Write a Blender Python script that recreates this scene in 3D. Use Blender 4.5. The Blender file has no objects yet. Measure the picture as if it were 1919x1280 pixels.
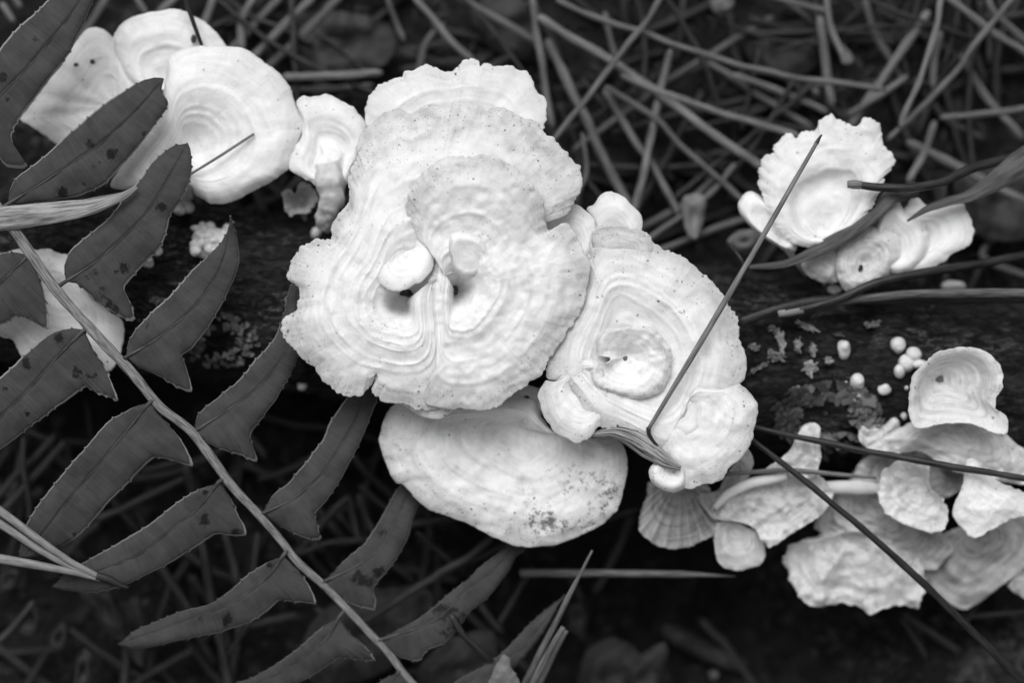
import bpy, math, random
import numpy as np
from mathutils import Vector

# ------------------------------------------------------------------ scene, camera, light
scene = bpy.context.scene
C = scene.collection
U = 1e-4                    # one photograph pixel in the focus plane is a tenth of a millimetre
LENS, SENSOR = 100.0, 36.0
D = 1919 * LENS / SENSOR    # camera height in those units (about 0.53 m)
FOCUS_Z = 395.0

cam_d = bpy.data.cameras.new('camera'); cam = bpy.data.objects.new('camera', cam_d); C.objects.link(cam)
cam.location = (0, 0, D * U); cam.rotation_euler = (0, 0, 0)
cam_d.lens = LENS; cam_d.sensor_width = SENSOR; cam_d.sensor_fit = 'HORIZONTAL'
cam_d.clip_start = 0.01; cam_d.clip_end = 100.0
cam_d.dof.use_dof = True; cam_d.dof.focus_distance = (D - FOCUS_Z) * U; cam_d.dof.aperture_fstop = 6.2
scene.camera = cam

SUN_EL, SUN_AZ = math.radians(56), math.radians(-12)     # soft light from beyond the top of the frame
w = bpy.data.worlds.new('World'); scene.world = w; w.use_nodes = True
wn = w.node_tree; wn.nodes.clear()
sky = wn.nodes.new('ShaderNodeTexSky'); sky.sky_type = 'NISHITA'; sky.sun_disc = False
sky.sun_elevation = SUN_EL; sky.sun_rotation = SUN_AZ; sky.dust_density = 4.0
bw = wn.nodes.new('ShaderNodeRGBToBW')                   # monochrome photograph: sky brightness only
bg = wn.nodes.new('ShaderNodeBackground'); bg.inputs['Strength'].default_value = 0.10
wo = wn.nodes.new('ShaderNodeOutputWorld')
wn.links.new(sky.outputs[0], bw.inputs[0]); wn.links.new(bw.outputs[0], bg.inputs['Color']); wn.links.new(bg.outputs[0], wo.inputs['Surface'])
sd = bpy.data.lights.new('sun', 'SUN'); sd.energy = 1.5; sd.angle = math.radians(40); sd.color = (1, 1, 1)
sun = bpy.data.objects.new('sun', sd); C.objects.link(sun)
dirv = Vector((math.sin(SUN_AZ) * math.cos(SUN_EL), math.cos(SUN_AZ) * math.cos(SUN_EL), math.sin(SUN_EL)))
sun.rotation_euler = dirv.to_track_quat('Z', 'Y').to_euler(); sun.location = dirv * 2

scene.view_settings.view_transform = 'Standard'; scene.view_settings.look = 'None'
scene.view_settings.exposure = 0.22; scene.view_settings.gamma = 1.0
scene.render.engine = 'CYCLES'
scene.cycles.max_bounces = 6; scene.cycles.diffuse_bounces = 4

rng = random.Random(7)
# ------------------------------------------------------------------ helpers
def wp(px, py, z):
    """photo pixel at height z (in tenths of a mm) -> metres"""
    k = (D - z) / D
    return np.stack([(np.asarray(px, float) - 959.5) * k * U, -(np.asarray(py, float) - 640) * k * U, np.asarray(z, float) * np.ones_like(np.asarray(px, float)) * U], -1)

def win(ox, oy, f):
    return lambda *p: [(ox + a / f, oy + b / f) for a, b in p]
Z1 = win(0, 0, 2.977); Z2 = win(0, 400, 2.977); Z3 = win(0, 800, 2.667); Z4 = win(500, 80, 2.977)
Z5 = win(500, 400, 2.977); Z6 = win(640, 700, 2.977); W1 = win(980, 340, 2.1333); W2 = win(1360, 180, 3.048)
W3 = win(1360, 560, 3.433); W4 = win(1180, 760, 2.597); W5 = win(1000, 0, 2.088); W6 = win(500, 900, 2.559); W7 = win(1100, 900, 2.343)

def _h(ix, iy, seed):
    n = (ix.astype(np.int64) * 374761393 + iy.astype(np.int64) * 668265263 + int(seed) * 974634777) & 0xffffffff
    n = ((n ^ (n >> 13)) * 1274126177) & 0xffffffff
    return ((n ^ (n >> 16)) & 0xffff) / 32767.5 - 1.0
def vn(x, y, seed=0):
    x = np.asarray(x, float); y = np.asarray(y, float) + 0 * x
    ix = np.floor(x); iy = np.floor(y); fx = x - ix; fy = y - iy
    fx = fx * fx * (3 - 2 * fx); fy = fy * fy * (3 - 2 * fy)
    a = _h(ix, iy, seed); b = _h(ix + 1, iy, seed); c = _h(ix, iy + 1, seed); d = _h(ix + 1, iy + 1, seed)
    return (a * (1 - fx) + b * fx) * (1 - fy) + (c * (1 - fx) + d * fx) * fy
def fbm(x, y, seed=0, o=3):
    s = 0; a = 1
    for k in range(o):
        s = s + a * vn(x * 2 ** k + 17.3 * k, y * 2 ** k - 9.1 * k, seed + k); a *= .5
    return s
def sst(a, b, x):
    t = np.clip((x - a) / (b - a), 0, 1); return t * t * (3 - 2 * t)

def cr(pts, n, closed=False):
    """resample a polyline as a Catmull-Rom curve, n points evenly along its length"""
    P = np.array(pts, float); m = len(P)
    if closed: Q = np.vstack([P[-1], P, P[0], P[1]]); seg = m
    else: Q = np.vstack([2 * P[0] - P[1], P, 2 * P[-1] - P[-2]]); seg = m - 1
    out = []
    for i in range(seg):
        t = np.linspace(0, 1, 12, endpoint=False)[:, None]
        a, b, c, d = Q[i], Q[i + 1], Q[i + 2], Q[i + 3]
        v = .5 * ((2 * b) + (c - a) * t + (2 * a - 5 * b + 4 * c - d) * t ** 2 + (3 * b - a - 3 * c + d) * t ** 3)
        lin = b + (c - b) * t
        out.append(.75 * v + .25 * lin)
    out = np.vstack(out + [P[:1] if closed else P[-1:]])
    L = np.r_[0, np.cumsum(np.linalg.norm(np.diff(out, axis=0), axis=1))]
    q = np.linspace(0, L[-1], n + 1 if closed else n)
    if closed: q = q[:-1]
    return np.stack([np.interp(q, L, out[:, k]) for k in range(P.shape[1])], -1), L[-1]

def mesh_obj(name, verts, faces, mat, parent=None, origin=None, attrs=None, smooth=True):
    V = np.asarray(verts, float)
    if parent is not None: o0 = np.array(ROOT[parent.name])
    else: o0 = V.mean(0) if origin is None else np.asarray(origin, float)
    me = bpy.data.meshes.new(name)
    me.from_pydata([tuple(v) for v in (V - o0)], [], faces)
    if smooth: me.polygons.foreach_set('use_smooth', [True] * len(me.polygons))
    for k, a in (attrs or {}).items():
        at = me.attributes.new(k, 'FLOAT', 'POINT'); at.data.foreach_set('value', np.asarray(a, np.float32))
    me.materials.append(mat)
    ob = bpy.data.objects.new(name, me); C.objects.link(ob)
    if parent is not None: ob.parent = parent; ROOT[ob.name] = tuple(o0)
    else: ob.location = o0; ROOT[ob.name] = tuple(o0)
    return ob
ROOT = {}
def thing(name, loc):
    e = bpy.data.objects.new(name, None); C.objects.link(e); e.location = loc; e.empty_display_size = .005
    e.matrix_world.translation = loc; ROOT[e.name] = tuple(loc)
    return e
def tag(o, label, cat, group=None, kind=None):
    if label: o['label'] = label
    if cat: o['category'] = cat
    if group: o['group'] = group
    if kind: o['kind'] = kind
    return o

# ------------------------------------------------------------------ materials (all neutral grey: a monochrome photograph)
def newmat(name):
    m = bpy.data.materials.new(name); m.use_nodes = True; t = m.node_tree
    b = t.nodes['Principled BSDF']; return m, t, b
def nd(t, typ, **kw):
    n = t.nodes.new(typ)
    for k, v in kw.items(): setattr(n, k, v)
    return n
def noise(t, vec, scale, detail=3, rough=.55, dist=0):
    n = nd(t, 'ShaderNodeTexNoise'); n.inputs['Scale'].default_value = scale; n.inputs['Detail'].default_value = detail
    n.inputs['Roughness'].default_value = rough; n.inputs['Distortion'].default_value = dist
    if vec is not None: t.links.new(vec, n.inputs['Vector'])
    return n.outputs['Fac']
def ramp(t, fac, pts):
    r = nd(t, 'ShaderNodeMapRange'); r.interpolation_type = 'SMOOTHSTEP'
    (a, va), (b, vb) = pts
    r.inputs[1].default_value = a; r.inputs[2].default_value = b; r.inputs[3].default_value = va; r.inputs[4].default_value = vb
    t.links.new(fac, r.inputs[0]); return r.outputs[0]
def ma(t, op, a, b=None, clamp=False):
    n = nd(t, 'ShaderNodeMath', operation=op); n.use_clamp = clamp
    for i, v in enumerate((a, b)):
        if v is None: continue
        if isinstance(v, (int, float)): n.inputs[i].default_value = v
        else: t.links.new(v, n.inputs[i])
    return n.outputs[0]
def attr(t, name):
    return nd(t, 'ShaderNodeAttribute', attribute_name=name).outputs['Fac']
def comb(t, x, y, z=0.0):
    n = nd(t, 'ShaderNodeCombineXYZ')
    for i, v in enumerate((x, y, z)):
        if isinstance(v, (int, float)): n.inputs[i].default_value = v
        else: t.links.new(v, n.inputs[i])
    return n.outputs[0]
def bump(t, b, h, strength, dist):
    n = nd(t, 'ShaderNodeBump'); n.inputs['Strength'].default_value = strength; n.inputs['Distance'].default_value = dist
    t.links.new(h, n.inputs['Height']); t.links.new(n.outputs[0], b.inputs['Normal'])
def grey(t, b, v):
    t.links.new(comb(t, v, v, v), b.inputs['Base Color'])

def m_fungus(name, hi=.86, zone=.12, margin=.26, speck=1.0, dirt=0.0, sss=.5, rough=.65):
    m, t, b = newmat(name)
    co = nd(t, 'ShaderNodeTexCoord').outputs['Object']; s = attr(t, 'ring'); a = attr(t, 'arc')
    sw = ma(t, 'ADD', s, ma(t, 'MULTIPLY', noise(t, co, 130, 2), .11))
    zn = noise(t, comb(t, ma(t, 'MULTIPLY', sw, 11.0), ma(t, 'MULTIPLY', a, .006)), 1.0, 3, .6)          # growth zones
    fib = noise(t, comb(t, ma(t, 'MULTIPLY', s, 3.0), ma(t, 'MULTIPLY', a, .11)), 1.0, 3, .6)             # radial streaks
    mot = noise(t, co, 420, 4, .6)
    fz = noise(t, comb(t, ma(t, 'MULTIPLY', sw, 40.0), ma(t, 'MULTIPLY', a, .012)), 1.0, 2, .5)         # fine growth lines
    v = ma(t, 'SUBTRACT', hi, ramp(t, zn, [(.42, 0), (.68, zone)]))
    v = ma(t, 'SUBTRACT', v, ramp(t, fz, [(.5, 0), (.75, zone * .45)]))
    v = ma(t, 'SUBTRACT', v, ma(t, 'MULTIPLY', ramp(t, s, [(.74, 0), (.98, margin)]), ramp(t, mot, [(.3, .5), (.6, 1)])))
    v = ma(t, 'SUBTRACT', v, ramp(t, fib, [(.5, 0), (.8, .09)]))
    v = ma(t, 'SUBTRACT', v, ramp(t, mot, [(.5, 0), (.8, .10)]))
    nv = nd(t, 'ShaderNodeTexNoise'); nv.inputs['Scale'].default_value = 2600; nv.inputs['Detail'].default_value = 2; t.links.new(co, nv.inputs['Vector'])
    wv = nd(t, 'ShaderNodeVectorMath', operation='MULTIPLY_ADD'); t.links.new(nv.outputs['Color'], wv.inputs[0]); wv.inputs[1].default_value = (.0006, .0006, .0006); t.links.new(co, wv.inputs[2])
    vo = nd(t, 'ShaderNodeTexVoronoi'); vo.inputs['Scale'].default_value = 1150; t.links.new(wv.outputs[0], vo.inputs['Vector'])
    bwn = nd(t, 'ShaderNodeSeparateColor'); t.links.new(vo.outputs['Color'], bwn.inputs[0])
    where = ma(t, 'ADD', noise(t, co, 95, 2), ramp(t, s, [(.7, 0), (1.0, .28)]))
    keep = ma(t, 'LESS_THAN', bwn.outputs[0], ramp(t, where, [(.45, .02), (.85, .75 * speck)]))
    size = ma(t, 'ADD', .05, ma(t, 'MULTIPLY', ma(t, 'MULTIPLY', bwn.outputs[1], bwn.outputs[1]), .24))
    dot = ma(t, 'MULTIPLY', ma(t, 'LESS_THAN', vo.outputs['Distance'], size), keep)
    v = ma(t, 'MULTIPLY', v, ma(t, 'SUBTRACT', 1.0, ma(t, 'MULTIPLY', dot, ma(t, 'ADD', .25, ma(t, 'MULTIPLY', bwn.outputs[2], .6)))))
    v2 = nd(t, 'ShaderNodeTexVoronoi'); v2.inputs['Scale'].default_value = 2300; t.links.new(wv.outputs[0], v2.inputs['Vector'])
    s2 = nd(t, 'ShaderNodeSeparateColor'); t.links.new(v2.outputs['Color'], s2.inputs[0])
    d2 = ma(t, 'MULTIPLY', ma(t, 'LESS_THAN', v2.outputs['Distance'], ma(t, 'ADD', .1, ma(t, 'MULTIPLY', s2.outputs[1], .25))), ma(t, 'LESS_THAN', s2.outputs[0], ramp(t, where, [(.42, .0), (.8, .42 * speck)])))
    v = ma(t, 'MULTIPLY', v, ma(t, 'SUBTRACT', 1.0, ma(t, 'MULTIPLY', d2, .4)))
    dm = ma(t, 'ADD', attr(t, 'dirt'), dirt * .5)
    gr = ma(t, 'ADD', noise(t, co, 1000, 4, .8), ma(t, 'MULTIPLY', noise(t, co, 200, 3), .6))
    d = ma(t, 'MULTIPLY', ramp(t, ma(t, 'ADD', gr, ma(t, 'MULTIPLY', dm, .15)), [(.95, 0), (1.12, .75)]), ma(t, 'MINIMUM', ma(t, 'MULTIPLY', dm, 2.0), 1.0))
    v = ma(t, 'MULTIPLY', v, ma(t, 'SUBTRACT', 1.0, d))
    grey(t, b, v)
    b.inputs['Roughness'].default_value = rough; b.inputs['Specular IOR Level'].default_value = .35
    b.inputs['Subsurface Weight'].default_value = sss; b.inputs['Subsurface Radius'].default_value = (1, 1, 1); b.inputs['Subsurface Scale'].default_value = .0016
    h = ma(t, 'ADD', ma(t, 'MULTIPLY', noise(t, co, 1900, 3, .6), .35), ma(t, 'ADD', ma(t, 'MULTIPLY', fib, .35), ma(t, 'ADD', ma(t, 'MULTIPLY', zn, 1.0), ma(t, 'MULTIPLY', fz, .18))))
    bump(t, b, h, .26, .0006)
    return m

def m_plain(name, lo, hi, scale=400, rough=.6, bstr=.4, bdist=.0004, stretch=None, detail=4, rnd=.0, spec=.3, thr=(.35, .65), speck=0):
    m, t, b = newmat(name)
    tc = nd(t, 'ShaderNodeTexCoord'); co = tc.outputs['Object']
    if stretch:
        co2 = comb(t, ma(t, 'MULTIPLY', attr(t, 'u'), stretch[0]), ma(t, 'MULTIPLY', attr(t, 'v'), stretch[1])); f = noise(t, co2, 1.0, detail, .65)
    else: f = noise(t, co, scale, detail, .65)
    v = ramp(t, f, [(thr[0], lo), (thr[1], hi)])
    if rnd:
        oi = nd(t, 'ShaderNodeObjectInfo'); v = ma(t, 'MULTIPLY', v, ma(t, 'ADD', 1 - rnd, ma(t, 'MULTIPLY', oi.outputs['Random'], 2 * rnd)))
    if speck:
        v = ma(t, 'MULTIPLY', v, ramp(t, noise(t, co, 900, 2), [(.3, 1 - speck), (.42, 1)]))
    grey(t, b, v); b.inputs['Roughness'].default_value = rough; b.inputs['Specular IOR Level'].default_value = spec
    bump(t, b, f, bstr, bdist)
    return m

def m_fern(name):
    m, t, b = newmat(name)
    co = nd(t, 'ShaderNodeTexCoord').outputs['Object']; u = attr(t, 'u'); v = attr(t, 'v')
    vein = noise(t, comb(t, ma(t, 'ADD', ma(t, 'MULTIPLY', u, .14), ma(t, 'MULTIPLY', v, -4.5)), ma(t, 'MULTIPLY', v, .6)), 1.0, 2, .6)
    mot = noise(t, co, 260, 4, .6)
    c = ma(t, 'ADD', ramp(t, mot, [(.3, .038), (.7, .055)]), ramp(t, vein, [(.35, -.003), (.65, .005)]))
    # brown blotches of leaf disease
    sp = ramp(t, ma(t, 'ADD', ma(t, 'ADD', attr(t, 'spot'), ramp(t, noise(t, co, 70, 1), [(.6, 0), (.75, .5)])), ma(t, 'MULTIPLY', noise(t, co, 620, 5, .85), 1.5)), [(1.16, 0), (1.34, 1)])
    c = ma(t, 'MULTIPLY', c, ma(t, 'SUBTRACT', 1.0, ma(t, 'MULTIPLY', sp, .85)))
    # bright line of the rolled, light-catching edge, put into the colour
    c = ma(t, 'ADD', c, ramp(t, v, [(.93, 0), (.97, .22)]))
    grey(t, b, c); b.inputs['Roughness'].default_value = .7; b.inputs['Specular IOR Level'].default_value = .2
    bump(t, b, ma(t, 'ADD', vein, ma(t, 'MULTIPLY', noise(t, co, 1400, 3), .8)), .14, .0004)
    return m

M = dict(
    cap=m_fungus('fungus_white'),
    cap_clean=m_fungus('fungus_clean', hi=.88, zone=.11, margin=.08, speck=.15),
    cap_dirty=m_fungus('fungus_dirty', hi=.82, zone=.14, margin=.12, speck=1.0, dirt=.25),
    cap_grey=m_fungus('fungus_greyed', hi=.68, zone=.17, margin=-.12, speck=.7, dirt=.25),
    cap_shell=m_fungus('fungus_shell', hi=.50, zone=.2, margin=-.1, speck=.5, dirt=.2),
    torn=m_plain('torn_flesh', .025, .40, rough=.7, stretch=(.012, 3.2), bstr=.6, bdist=.0006),
    pit=m_plain('pit_shade_crumb', .01, .10, scale=700),  # dark lumps standing for shade in the hollows; also specks and a crumb
    fern=m_fern('fern_leaf'),
    rachis=m_plain('fern_stalk', .08, .30, rough=.6, stretch=(.03, 4.0), bstr=.5, bdist=.0003),
    midrib=m_plain('fern_midrib', .035, .075, scale=500, rough=.5),
    needle=m_plain('needle_brown', .045, .19, rough=.5, stretch=(.016, 3.2), rnd=.35, bdist=.0003),
    needle_pale=m_plain('needle_pale', .14, .28, rough=.5, stretch=(.02, 2.2), bdist=.0003),
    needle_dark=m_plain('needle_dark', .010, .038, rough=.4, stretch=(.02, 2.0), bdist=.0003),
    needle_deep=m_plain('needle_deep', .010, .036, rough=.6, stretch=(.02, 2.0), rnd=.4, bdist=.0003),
    needle_low=m_plain('needle_shade_tinted', .012, .045, rough=.5, stretch=(.02, 2.0), rnd=.35, bdist=.0003),  # shade of the low litter put into a darker needle colour
    blade=m_plain('dry_blade', .10, .36, rough=.6, stretch=(.012, 3.0), bdist=.0004),
    blade_dark=m_plain('withered_blade', .035, .10, rough=.6, stretch=(.012, 3.0), bdist=.0004),
    dead=m_plain('dead_leaf', .008, .028, scale=180, rough=.6, bdist=.0008),
    dead_pale=m_plain('dead_leaf_pale', .10, .2, scale=180, rough=.6, bdist=.0008),
    bark=None, lichen=m_plain('lichen_grey', .07, .24, scale=900, rnd=.5, rough=.85, bdist=.0006),
    lichen_pale=m_plain('lichen_pale', .14, .36, scale=500, rough=.85, bdist=.0006),
    soil=m_plain('soil', .003, .014, scale=260, rough=.9, bstr=.8, bdist=.003),
    crumb_light=m_plain('soil_crumbs', .012, .10, scale=140, rough=.9, thr=(.4, .72)),
    crumb=m_plain('litter_crumbs', .005, .04, scale=60, rough=.9),
)
def m_bark():
    m, t, b = newmat('log_bark')
    co = nd(t, 'ShaderNodeTexCoord').outputs['Object']
    mp = nd(t, 'ShaderNodeMapping'); mp.inputs['Scale'].default_value = (.35, 1, 1); t.links.new(co, mp.inputs['Vector'])
    f = noise(t, mp.outputs[0], 620, 6, .75, .8); g = noise(t, co, 120, 3, .6)
    c = ma(t, 'ADD', ramp(t, f, [(.42, .005), (.66, .045)]), ma(t, 'MULTIPLY', ramp(t, g, [(.46, .12), (.66, 1)]), ramp(t, noise(t, mp.outputs[0], 1100, 4, .8), [(.50, 0), (.66, .16)])))
    grey(t, b, c); b.inputs['Roughness'].default_value = .8; b.inputs['Specular IOR Level'].default_value = .25
    bump(t, b, f, 1.0, .0022); return m
M['bark'] = m_bark()

# ------------------------------------------------------------------ builders
LOG_A, LOG_B, LOG_R, LOG_Z = np.array([-700., 423.]), np.array([2700., 821.]), 165., 92.
_ld = (LOG_B - LOG_A) / np.linalg.norm(LOG_B - LOG_A); _ln = np.array([-_ld[1], _ld[0]])
def log_z(px, py):
    d = (np.array([px, py]) - LOG_A) @ _ln
    return LOG_Z + math.sqrt(max(0, LOG_R ** 2 - min(abs(d), LOG_R) ** 2))

SEED = [100]
def cap(name, outline, hub, prof, ridges=(), tilt=(0, 0), thick=11, jag=2.2, jagwl=8, n=None, rings=None, bumps=(4, 30), fine=1.0, wave=5,
        pleat=(0, 0), stem=None, s0=.45, mat='cap', parent=None, dirt=(), zf=None):
    """a bracket: outline (photo pixels) + height profile from hub to margin, growth ridges, ragged rim, fleshy underside running down to the stem"""
    SEED[0] += 1; sd_ = SEED[0]
    _, L = cr(outline, 50, True)
    n = n or int(np.clip(L / 2.3, 70, 860))
    O, L = cr(outline, n, True); hub = np.array(hub, float)
    R = np.linalg.norm(O - hub, axis=1); rings = rings or int(np.clip(R.max() / 3.6, 14, 96))
    # ragged, crenulate margin
    a = np.arange(n) / n * L
    tng = np.roll(O, -1, 0) - np.roll(O, 1, 0); tng /= np.linalg.norm(tng, axis=1)[:, None] + 1e-9
    nrm = np.stack([tng[:, 1], -tng[:, 0]], -1); nrm *= np.sign(((O - hub) * nrm).sum(1).mean())
    per = lambda wl, s: vn(np.cos(a / L * 2 * math.pi) * L / (2 * math.pi * wl) + 50, np.sin(a / L * 2 * math.pi) * L / (2 * math.pi * wl) + 50, s)
    j = jag * (.9 * per(jagwl, sd_) * (.6 + .5 * per(60, sd_ + 9)) + .7 * per(jagwl * 2.6, sd_ + 1) + .6 * per(3.6, sd_ + 2) * (.7 + .6 * per(35, sd_ + 19)))
    Oj = O + nrm * j[:, None]
    kw_ = max(2, int(n * .055)); kern = np.hanning(2 * kw_ + 1); kern /= kern.sum()
    sm = lambda X: np.stack([np.convolve(np.r_[X[-kw_:, k], X[:, k], X[:kw_, k]], kern, 'valid') for k in (0, 1)], -1)
    Os = sm(sm(sm(O)))
    ps = np.array([p[0] for p in prof]); pz = np.array([p[1] for p in prof], float)
    def pint(s):
        s = np.clip(s, ps[0], ps[-1]); i = np.clip(np.searchsorted(ps, s) - 1, 0, len(ps) - 2)
        mm = np.gradient(pz, ps); h = ps[i + 1] - ps[i]; tt = (s - ps[i]) / h
        return (2 * tt ** 3 - 3 * tt ** 2 + 1) * pz[i] + (tt ** 3 - 2 * tt ** 2 + tt) * h * mm[i] + (-2 * tt ** 3 + 3 * tt ** 2) * pz[i + 1] + (tt ** 3 - tt ** 2) * h * mm[i + 1]
    def top(s):
        wgt = sst(.68, 1.0, np.array(s)) ** 1.5; B = Os * (1 - wgt) + Oj * wgt
        p = hub + s * (B - hub); x, y = p[:, 0], p[:, 1]
        z = pint(np.full(n, s)) + tilt[0] * (x - hub[0]) + tilt[1] * (y - hub[1])
        for r in ridges:
            s_, am, wd = r[:3]; q = (s - s_ + .014 * per(90, sd_ + 31 + int(s_ * 100)) + .004 * per(18, sd_ + 5)) / (wd * .8)
            am = .62 * am * (.25 + .75 * sst(-.55, .25, per(95, sd_ + 40 + int(s_ * 90)))) * (.8 + .35 * per(22, sd_ + 60)); wd = wd * .8
            z = z + am * np.exp(-np.where(q > 0, q * 2.0, q) ** 2)
        z = z + .5 * bumps[0] * fbm(x / bumps[1], y / bumps[1], sd_ + 3, 2) * sst(0, .25, np.array(s)) + .22 * fine * fbm(x / 7, y / 7, sd_ + 4, 2)
        z = z + wave * s * s * per(75, sd_ + 11)
        if zf is not None: z = z + zf(x, y)
        if pleat[0]: z = z + pleat[1] * s * (np.sin(a / L * 2 * math.pi * pleat[0] + 2 * per(80, sd_)) )
        return p, z
    V = []; ring = []; arc = []
    S = np.linspace(.02, 1, rings)
    for s in S:
        p, z = top(s); V.append(wp(p[:, 0], p[:, 1], z)); ring.append(np.full(n, s)); arc.append(a)
    p1, z1 = top(1.0)
    pr = p1 + nrm * thick * .07; V.append(wp(pr[:, 0], pr[:, 1], z1 - thick * .15)); ring.append(np.full(n, 1.0)); arc.append(a)
    SB = np.linspace(.985, .03, max(7, rings // 4))
    for s in SB:
        p, z = top(s); zb = z - thick * (.30 + .70 * sst(1, .7, np.array(s)))
        if stem is not None:
            wg = sst(0, 1, np.clip((s0 - s) / s0, 0, 1)) if s < s0 else 0.
            tp = np.array(stem[:2]) + (p - hub) * .55
            p = p * (1 - wg) + tp * wg; zb = zb * (1 - wg) + (stem[2] + 0 * zb) * wg
        V.append(wp(p[:, 0], p[:, 1], zb)); ring.append(np.full(n, s * .6)); arc.append(a)
    nr = len(V); V = np.vstack(V); F = []
    dv = np.zeros(len(V)); sx = V[:, 0] / U * D / (D - V[:, 2] / U) + 959.5; sy = -V[:, 1] / U * D / (D - V[:, 2] / U) + 640
    for (x_, y_, rx_, ry_, am_) in dirt: dv = np.maximum(dv, am_ * np.exp(-((sx - x_) / rx_) ** 2 - ((sy - y_) / ry_) ** 2))
    idx = np.arange(n); nx = np.roll(idx, -1)
    for i in range(nr - 1):
        F += np.stack([i * n + idx, i * n + nx, (i + 1) * n + nx, (i + 1) * n + idx], -1).tolist()
    F.append(list(range(n))[::-1]); F.append(list(range((nr - 1) * n, nr * n)))
    # orientation: the cap's top must face up
    v0, v1, v2 = V[n * (rings // 2)], V[n * (rings // 2) + 1], V[n * (rings // 2 + 1) + 1]
    if np.cross(v1 - v0, v2 - v0)[2] < 0: F = [f[::-1] for f in F]
    if parent is not None: return mesh_obj(name, V, F, M[mat], parent, attrs=dict(ring=np.concatenate(ring), arc=np.concatenate(arc), dirt=dv))
    st = stem or (hub[0], hub[1], pz[0] - thick)
    return mesh_obj(name, V, F, M[mat], None, origin=wp(st[0], st[1], st[2]), attrs=dict(ring=np.concatenate(ring), arc=np.concatenate(arc), dirt=dv))

def tube(name, pts, rad, mat, parent=None, sides=9, n=None, flat=1.0, groove=0.0, wob=0.0, end=(1, 1), seed=0, rough=0.0):
    """pts: (px, py, z) list; rad: half width in tenths of a mm (number or per-point list)"""
    P0 = np.array(pts, float); P, L = cr(P0, n or max(8, min(60, int(np.linalg.norm(P0[-1] - P0[0]) / 9))), False)
    n = len(P); tt = np.linspace(0, 1, n)
    r = np.interp(tt, np.linspace(0, 1, len(rad)), rad) if hasattr(rad, '__len__') else np.full(n, float(rad))
    r = r.copy(); r[0] *= end[0]; r[-1] *= end[1]
    if wob: P = P + wob * np.stack([vn(tt * L / 60, 3.1, seed), vn(tt * L / 60, 7.7, seed + 5), vn(tt * L / 60, 9.9, seed + 8)], -1); r = r * (1 + .08 * vn(tt * L / 25, 2, seed))
    X = wp(P[:, 0], P[:, 1], P[:, 2]); T = np.gradient(X, axis=0); T /= np.linalg.norm(T, axis=1)[:, None]
    side = np.cross(T, [0, 0, 1.]); side /= np.linalg.norm(side, axis=1)[:, None] + 1e-12; up = np.cross(side, T)
    k = np.arange(sides) / sides * 2 * math.pi
    V = []; uu = []; vv = []
    for i in range(n):
        g = 1 - groove * np.exp(-((k - math.pi / 2) / .45) ** 2) + rough * (vn(np.cos(k) * 2 + 9, tt[i] * L / 14 + np.sin(k) * 2, seed) + .6 * vn(np.cos(k) * 4 + 9, tt[i] * L / 6 + np.sin(k) * 4, seed + 1))
        V.append(X[i] + U * r[i] * g[:, None] * (np.cos(k)[:, None] * side[i] + flat * np.sin(k)[:, None] * up[i])); uu.append(np.full(sides, tt[i] * L)); vv.append(np.cos(k) + .3 * np.sin(k))
    V = np.vstack(V); idx = np.arange(sides); nx = np.roll(idx, -1); F = []
    for i in range(n - 1): F += np.stack([i * sides + idx, i * sides + nx, (i + 1) * sides + nx, (i + 1) * sides + idx], -1).tolist()
    F.append(list(range(sides))[::-1]); F.append(list(range((n - 1) * sides, n * sides)))
    c = (V[:sides].mean(0)); 
    if np.dot(np.cross(V[1] - V[0], V[sides] - V[0]), V[0] - c) < 0: F = [f[::-1] for f in F]
    return mesh_obj(name, V, F, M[mat], parent, attrs=dict(u=np.concatenate(uu), v=np.concatenate(vv)))

def ribbon(name, pts, half, mat, parent=None, twist=(0, 0), cup=.25, thick=2.0, n=40, k=6, seed=0):
    """a flat blade along pts with half widths and a twist (radians) along its length"""
    P, L = cr(pts, n); tt = np.linspace(0, 1, n); hw = np.interp(tt, np.linspace(0, 1, len(half)), half); tw = np.interp(tt, np.linspace(0, 1, len(twist)), twist)
    X = wp(P[:, 0], P[:, 1], P[:, 2]); T = np.gradient(X, axis=0); T /= np.linalg.norm(T, axis=1)[:, None]
    side = np.cross(T, [0, 0, 1.]); side /= np.linalg.norm(side, axis=1)[:, None]; up = np.cross(side, T)
    V = []; uu = []; vv = []; q = np.linspace(-1, 1, k * 2 + 1); m = len(q)
    for sgn in (1, -1):
        for i in range(n):
            s2 = side[i] * math.cos(tw[i]) + up[i] * math.sin(tw[i]); u2 = -side[i] * math.sin(tw[i]) + up[i] * math.cos(tw[i])
            h = -cup * hw[i] * q ** 2 + .10 * hw[i] * vn(q * 3, tt[i] * L / 30, seed) + sgn * thick * .5 * np.sqrt(np.clip(1 - q ** 2, .02, 1))
            V.append(X[i] + U * (hw[i] * q[:, None] * s2 + h[:, None] * u2)); uu.append(np.full(m, tt[i] * L)); vv.append(q * 1.0)
    V = np.vstack(V); F = []; half_ = n * m
    for i in range(n - 1):
        for j in range(m - 1):
            a = i * m + j; F.append((a, a + m, a + m + 1, a + 1)); F.append((half_ + a, half_ + a + 1, half_ + a + m + 1, half_ + a + m))
        for j in (0, m - 1):
            a = i * m + j; f = (a, half_ + a, half_ + a + m, a + m); F.append(f[::-1] if j else f)
    return mesh_obj(name, V, F, M[mat], parent, attrs=dict(u=np.concatenate(uu), v=np.concatenate(vv)))

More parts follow.
